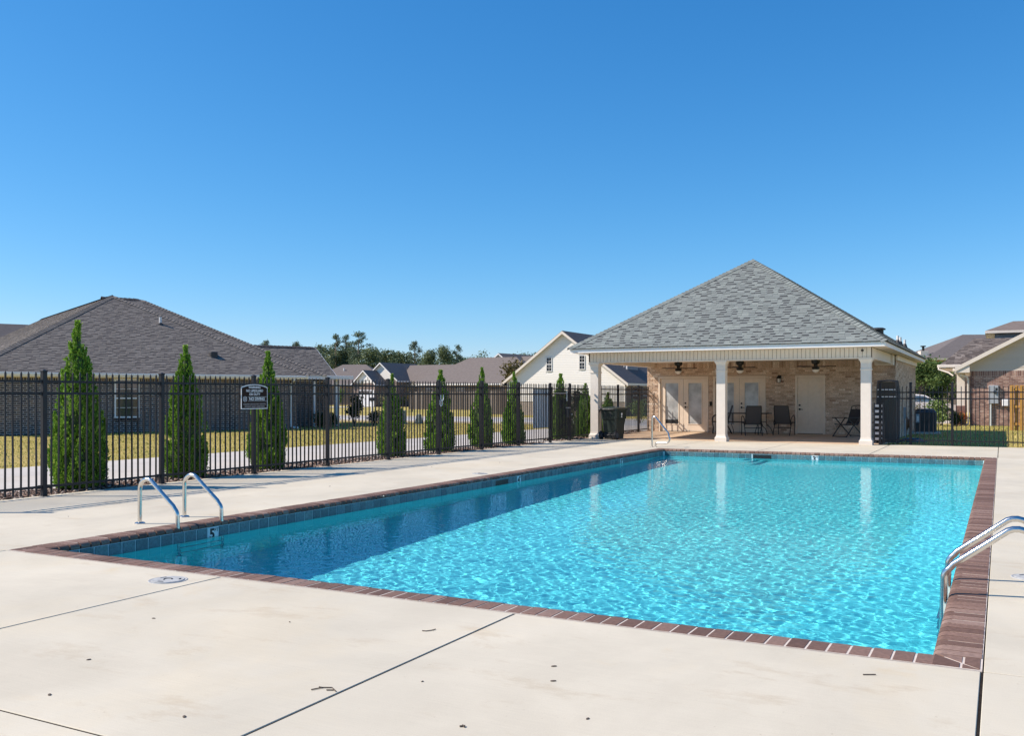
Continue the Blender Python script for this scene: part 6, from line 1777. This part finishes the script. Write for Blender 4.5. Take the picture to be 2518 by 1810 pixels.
# ------------------------------------------------------------------ shrubs and garden trees
LV_DARK = leaf_mat('dark_shrub_leaves', [(0, (0.012, 0.028, 0.010)), (0.6, (0.028, 0.058, 0.018)), (1, (0.06, 0.10, 0.03))])
LV_MID = leaf_mat('mid_green_leaves', [(0, (0.06, 0.11, 0.03)), (0.6, (0.15, 0.23, 0.06)), (1, (0.30, 0.38, 0.13))])
LV_PALE = leaf_mat('pale_shrub_leaves', [(0, (0.12, 0.14, 0.06)), (0.6, (0.24, 0.22, 0.11)), (1, (0.38, 0.31, 0.18))])
LV_OLIVE = leaf_mat('olive_autumn_leaves', [(0, (0.05, 0.05, 0.014)), (0.6, (0.11, 0.095, 0.03)), (1, (0.19, 0.14, 0.05))])
SH = [('round_shrub', 'dark clipped shrub in the shaded corner of the charcoal brick house', (-26.4, 31.9, -0.1), (0.9, 0.9, 0.75), LV_DARK),
      ('round_shrub', 'second dark shrub in the corner beside the downspout of the charcoal brick house', (-26.5, 32.8, -0.1), (1.0, 1.0, 0.8), LV_DARK),
      ('columnar_shrub', 'dark upright evergreen at the right end of the charcoal brick house', (-26.55, 34.6, -0.1), (0.85, 0.85, 1.65), LV_DARK),
      ('round_shrub', 'low dark shrub right of the upright evergreen', (-26.3, 35.7, -0.1), (1.1, 1.0, 0.7), LV_DARK),
      ('leafy_shrub', 'low leafy shrub on the mulch bed right of the charcoal brick house', (-26.7, 37.8, -0.1), (1.3, 1.2, 0.55), LV_MID),
      ('round_shrub', 'dark shrub beside the white garage door', (-64.7, 90.6, -0.1), (2.2, 1.4, 1.35), LV_DARK),
      ('round_shrub', 'second dark shrub right of the white garage door', (-63.2, 91.3, -0.1), (1.8, 1.4, 1.25), LV_DARK),
      ('tall_shrub', 'tall grey green shrub left of the white garage door', (-70.6, 89.0, -0.1), (1.5, 1.5, 2.4), LV_MID),
      ('leafy_shrub', 'shrubs with autumn colour by the front door of the twin gabled house', (-60.6, 90.5, -0.1), (3.2, 2.0, 1.8), LV_OLIVE),
      ('leafy_shrub', 'leafy shrub with pale flowers in the bed before the red brown brick house', (-2.5, 47.6, -0.1), (1.7, 1.6, 1.35), LV_MID),
      ('leafy_shrub', 'dried tan shrub left of the flowering shrub near the parked car', (-3.75, 48.3, -0.1), (1.3, 1.2, 1.15), LV_PALE),
      ('leafy_shrub', 'dark green low shrub at the foot of the porch column base', (-1.95, 48.3, -0.1), (0.8, 0.8, 0.75), LV_DARK),
      ('columnar_shrub', 'pointed evergreen shrub by the cream house seen over the rubbish cart', (-16.2, 44.5, -0.1), (1.2, 1.2, 1.35), LV_MID),
      ('leafy_shrub', 'loose leafy shrub in front of the shuttered windows of the cream house', (-18.6, 57.0, -0.1), (2.6, 1.8, 1.9), LV_MID),
      ('leafy_shrub', 'yellow green shrub under the shuttered windows right of the loose one', (-16.4, 56.0, -0.1), (2.0, 1.5, 1.2), LV_PALE),
      ('tall_shrub', 'tall dark evergreen shrub between the gate and the left porch column', (-24.2, 55.0, -0.1), (1.2, 1.2, 2.2), LV_DARK)]
for i, (nm, lab, loc, size, mt) in enumerate(SH):
    shrub(nm, lab, 'shrub', loc, size, mt, 1500 if max(size) < 2 else 2200, 0.06 if max(size) < 1.4 else 0.1, 60 + i)
t = thing('flower_pot', 'terracotta pot of orange flowers by the porch column of the right house', 'flower pot', (-1.62, 48.75, -0.09))
mb = MB(); mb.lathe([(0.0, 0), (0.1, 0), (0.15, 0.25), (0.165, 0.25), (0.165, 0.29), (0.0, 0.28)], 14); mb.build('pot', M['terracotta'], t, True)
link('blossom', leaf_cloud('blossom', [(0, 0, 0.42)], [0.22], 350, 0.06, M['red_bloom'], 3), t)

def small_tree(name, label, loc, h, crown_r, mat, n, seed, leaf=0.1, group=None, trunk=None, lean=0.0):
    g = random.Random(seed)
    t = thing(name, label, 'tree', loc, g.uniform(0, 6), group)
    cs = []; rs = []
    for k in range(11):
        a = g.uniform(0, 6.28); q = g.uniform(0.1, 0.75) * crown_r
        cs.append((math.cos(a) * q, math.sin(a) * q, h - crown_r * g.uniform(0.45, 1.35))); rs.append(crown_r * g.uniform(0.30, 0.48))
    link('crown', leaf_cloud('crown', cs, rs, n, leaf, mat, seed, hollow=0.25), t)
    mb = MB(); mb.tube([(0, 0, -0.1), (0.02, 0, h * 0.3), (0.0, 0.03, h * 0.6), (0, 0, h * 0.85)], [h * 0.022, h * 0.018, h * 0.012, 0.01], 7)
    for c in cs[:6]: mb.tube([(0, 0, h * g.uniform(0.3, 0.5)), tuple(Vector(c) * 0.6 + Vector((0, 0, h * 0.25))), c], [h * 0.01, h * 0.007, 0.005], 5)
    mb.build('trunk', trunk or M['bark'], t)
    return t
small_tree('garden_tree', 'thin young tree with sparse leaves right of the charcoal brick house', (-27.2, 38.2, -0.1), 1.75, 0.55, LV_PALE, 420, 80, 0.08)
mb = MB(); mb.tube([(0, 0, 0), (0.01, 0, 0.75)], 0.05, 8); o = mb.build('trunk_guard', M['white_plastic'], None, loc=(-26.35, 38.1, -0.1)); tag(o, 'white tube guard standing on the lawn near the young tree', 'trunk guard')
small_tree('garden_tree', 'bare slender sapling in front of the white garage door', (-60.7, 80.5, -0.1), 3.3, 0.7, LV_PALE, 120, 81, 0.1)
small_tree('garden_tree', 'thin sapling before the front door of the twin gabled house', (-44.5, 66.0, -0.1), 2.7, 0.6, LV_OLIVE, 260, 82, 0.09)
small_tree('leafy_tree', 'dense bright green tree just right of the pool house wall', (-4.35, 61.0, -0.1), 4.1, 1.45, LV_MID, 5200, 83, 0.13)
small_tree('leafy_tree', 'rounded leafy tree with pale tips below the chimney', (-3.45, 64.5, -0.1), 3.65, 1.55, LV_MID, 5200, 84, 0.13)
small_tree('leafy_tree', 'dark low tree between the two leafy trees right of the pool house', (-4.1, 63.0, -0.1), 2.7, 1.5, LV_DARK, 2600, 85, 0.16)
small_tree('leafy_tree', 'olive brown autumn tree left of the cream gable', (-42.0, 83.0, -0.1), 5.7, 2.9, LV_OLIVE, 5200, 86, 0.26)

# ------------------------------------------------------------------ tree line far behind
LV_PINE = leaf_mat('pine_needles', [(0, (0.075, 0.11, 0.075)), (0.5, (0.12, 0.165, 0.10)), (1, (0.19, 0.235, 0.13))], 0.2)
LV_FOREST = leaf_mat('forest_leaves', [(0, (0.075, 0.11, 0.06)), (0.5, (0.13, 0.175, 0.085)), (1, (0.22, 0.25, 0.115))], 0.25)
def pine_proto(seed, h=15.0, bare=0.5, spread=2.6, tufts=30, n=2600):
    g = random.Random(seed); cs = []; rs = []; mb = MB()
    mb.tube([(0, 0, -0.3), (0.1, 0.05, h * 0.4), (0.0, 0.1, h * 0.75), (0.05, 0, h)], [0.24, 0.19, 0.12, 0.03], 7)
    for k in range(tufts):
        z = bare + (1 - bare) * (k + g.random()) / tufts
        a = g.uniform(0, 6.28); q = spread * (1 - ((z - bare) / (1 - bare)) ** 2.2 * 0.85) * g.uniform(0.25, 1.0)
        c = (math.cos(a) * q, math.sin(a) * q, z * h)
        cs.append(c); s = g.uniform(0.5, 1.0); rs.append((s, s, s * 0.5))
        mb.tube([(0, 0, z * h - 0.4 - q * 0.15), (c[0] * 0.6, c[1] * 0.6, z * h - 0.2), c], [0.06, 0.04, 0.02], 4)
    return leaf_cloud('crown', cs, rs, n, 0.30, LV_PINE, seed, hollow=0.1, elong=2.2), mb.mesh('trunk', M['pine_bark'])
def broad_proto(seed, h=11.0, spread=3.0, n=3000, low=0.25):
    g = random.Random(seed); cs = []; rs = []; mb = MB()
    mb.tube([(0, 0, -0.3), (0.1, 0.0, h * 0.35), (0, 0.1, h * 0.8)], [0.22, 0.17, 0.04], 7)
    for k in range(22):
        z = g.uniform(low, 0.93); env = math.sin(min(1, (1.02 - z) / (1.02 - low) * 1.1) ** 0.7 * math.pi * 0.55)
        a = g.uniform(0, 6.28); q = spread * env * g.uniform(0.2, 0.85)
        cs.append((math.cos(a) * q, math.sin(a) * q, z * h)); rs.append(g.uniform(0.8, 1.5))
        if k < 8: mb.tube([(0, 0, z * h * 0.6), cs[-1]], [0.08, 0.02], 4)
    return leaf_cloud('crown', cs, rs, n, 0.34, LV_FOREST, seed, hollow=0.3), mb.mesh('trunk', M['bark'])
protos = {'p0': pine_proto(101), 'p1': pine_proto(102, bare=0.62, spread=2.4, tufts=22, n=1900), 'p2': pine_proto(103, bare=0.4, spread=2.2, tufts=36, n=2800),
          'b0': broad_proto(111), 'b1': broad_proto(112, spread=3.6), 'b2': broad_proto(113, spread=2.5, low=0.2)}
HT = {'p0': 15.6, 'p1': 15.6, 'p2': 15.6, 'b0': 11.6, 'b1': 11.6, 'b2': 11.6}
def far_tree(kind, loc, h, label, group=None, widen=1.0):
    cr, tk = protos[kind]; s = h / HT[kind]
    t = thing('pine_tree' if kind[0] == 'p' else 'broadleaf_tree', label, 'tree', loc, rnd.uniform(0, 6.28), group)
    link('crown', cr, t, None, None, (s * widen, s * widen, s)); link('trunk', tk, t, None, None, (s, s, s))
    return t
for (k, x, y, h, lab, grp, wd) in (
    ('p1', -133.3, 144.5, 13.2, 'lone crown of a pine just above the right slope of the charcoal brick house', None, 1.00),
    ('p1', -128.0, 147.3, 12.9, 'flat topped pine in the far tree line right of the charcoal brick house', None, 1.10),
    ('p0', -117.5, 147.2, 14.1, 'tall slim pine left of the tallest pine above the far roofs', None, 0.80),
    ('p0', -111.6, 146.9, 14.4, 'tallest broad pine of the tree line above the far roofs', None, 1.25),
    ('p2', -116.4, 148.9, 14.0, 'pine between the tall slim pine and the tallest pine', None, 0.90),
    ('p1', -103.6, 154.5, 12.7, 'lone tall pine with an airy layered crown left of the long hip roof', None, 1.00),
    ('b0', -93.4, 148.6, 11.5, 'rounded tree standing above the left end of the long hip roof', None, 0.80),
    ('p2', -90.9, 149.9, 11.3, 'narrow airy tree right of the rounded one above the long hip roof', None, 1.00),
    ('b0', -96.9, 150.1, 10.9, 'brownish tree left of the rounded tree above the long hip roof', None, 0.85),
    ('b2', -85.0, 147.4, 10.4, 'pale leaved tree behind the small cream gable', None, 1.00),
    ('b1', -70.3, 132.5, 8.9, 'spreading tree just left of the cream house roof', None, 1.10),
    ('b1', -69.6, 138.5, 9.4, 'dark wide tree partly behind the rake of the cream house', None, 1.20),
    ('b2', -114.6, 136.8, 11.6, 'dense green tree in the far tree line right of the charcoal brick house', 'dense trees in the far tree line right of the charcoal brick house', 1.32),
    ('p2', -119.5, 144.9, 11.8, 'dense green tree in the far tree line right of the charcoal brick house', 'dense trees in the far tree line right of the charcoal brick house', 1.00),
    ('b1', -128.1, 156.8, 13.4, 'dense green tree in the far tree line right of the charcoal brick house', 'dense trees in the far tree line right of the charcoal brick house', 1.07),
    ('p2', -128.9, 151.0, 11.6, 'dense green tree in the far tree line right of the charcoal brick house', 'dense trees in the far tree line right of the charcoal brick house', 1.17),
    ('b1', -121.8, 151.2, 12.2, 'dense green tree in the far tree line right of the charcoal brick house', 'dense trees in the far tree line right of the charcoal brick house', 1.30),
    ('b0', -116.9, 148.5, 11.2, 'dense green tree in the far tree line right of the charcoal brick house', 'dense trees in the far tree line right of the charcoal brick house', 1.06),
    ('b0', -126.3, 163.2, 13.0, 'dense green tree in the far tree line above the twin gabled house', 'dense trees in the far tree line above the twin gabled house', 1.29),
    ('b0', -106.2, 142.7, 11.2, 'dense green tree in the far tree line above the twin gabled house', 'dense trees in the far tree line above the twin gabled house', 1.25),
    ('p2', -120.4, 164.7, 11.7, 'dense green tree in the far tree line above the twin gabled house', 'dense trees in the far tree line above the twin gabled house', 1.16),
    ('b0', -119.6, 165.8, 11.3, 'dense green tree in the far tree line above the twin gabled house', 'dense trees in the far tree line above the twin gabled house', 1.01),
    ('b0', -108.0, 152.0, 11.2, 'dense green tree in the far tree line above the twin gabled house', 'dense trees in the far tree line above the twin gabled house', 1.27),
    ('b0', -115.2, 164.4, 11.0, 'dense green tree in the far tree line above the twin gabled house', 'dense trees in the far tree line above the twin gabled house', 1.20),
    ('b1', -106.8, 154.4, 11.2, 'dense green tree in the far tree line above the twin gabled house', 'dense trees in the far tree line above the twin gabled house', 1.32),
    ('b2', -109.0, 159.9, 10.8, 'dense green tree in the far tree line above the long hip roof', 'dense trees in the far tree line above the long hip roof', 1.35),
    ('b2', -106.3, 160.8, 10.8, 'dense green tree in the far tree line above the long hip roof', 'dense trees in the far tree line above the long hip roof', 1.34),
    ('b1', -110.4, 169.2, 10.7, 'dense green tree in the far tree line above the long hip roof', 'dense trees in the far tree line above the long hip roof', 1.22),
    ('b0', -107.8, 174.4, 11.4, 'dense green tree in the far tree line above the long hip roof', 'dense trees in the far tree line above the long hip roof', 1.02),
    ('b0', -102.2, 171.2, 10.2, 'dense green tree near the small distant cream gable', 'dense trees near the small distant cream gable', 1.12),
    ('b0', -82.5, 146.1, 8.7, 'dense green tree near the small distant cream gable', 'dense trees near the small distant cream gable', 1.10),
    ('b0', -94.8, 171.3, 9.6, 'dense green tree near the small distant cream gable', 'dense trees near the small distant cream gable', 1.21),
    ('p2', -90.1, 173.5, 10.4, 'dense green tree beside the roof of the cream gabled house', 'dense trees beside the roof of the cream gabled house', 1.12),
    ('p2', -88.0, 180.0, 10.8, 'dense green tree beside the roof of the cream gabled house', 'dense trees beside the roof of the cream gabled house', 1.08),
    ('b0', -114.5, 127.8, 9.7, 'dense green tree in the far tree line right of the charcoal brick house', 'dense trees in the far tree line right of the charcoal brick house', 1.21),
    ('b0', -112.8, 128.5, 9.8, 'dense green tree in the far tree line right of the charcoal brick house', 'dense trees in the far tree line right of the charcoal brick house', 1.10),
    ('b2', -106.8, 142.1, 9.3, 'dense green tree in the far tree line above the twin gabled house', 'dense trees in the far tree line above the twin gabled house', 1.11),
    ('b0', -128.8, 161.9, 10.4, 'dense green tree in the far tree line right of the charcoal brick house', 'dense trees in the far tree line right of the charcoal brick house', 1.13),
    ('p2', -123.5, 160.7, 11.1, 'dense green tree in the far tree line above the twin gabled house', 'dense trees in the far tree line above the twin gabled house', 1.24),
    ('p2', -110.4, 132.9, 9.5, 'dense green tree in the far tree line right of the charcoal brick house', 'dense trees in the far tree line right of the charcoal brick house', 1.09),
    ('b2', -114.7, 154.7, 9.8, 'dense green tree in the far tree line above the twin gabled house', 'dense trees in the far tree line above the twin gabled house', 1.15),
    ('b2', -102.2, 144.3, 9.5, 'dense green tree in the far tree line above the twin gabled house', 'dense trees in the far tree line above the twin gabled house', 1.00),
): far_tree(k, (x, y, -0.1), h, lab, grp, wd)
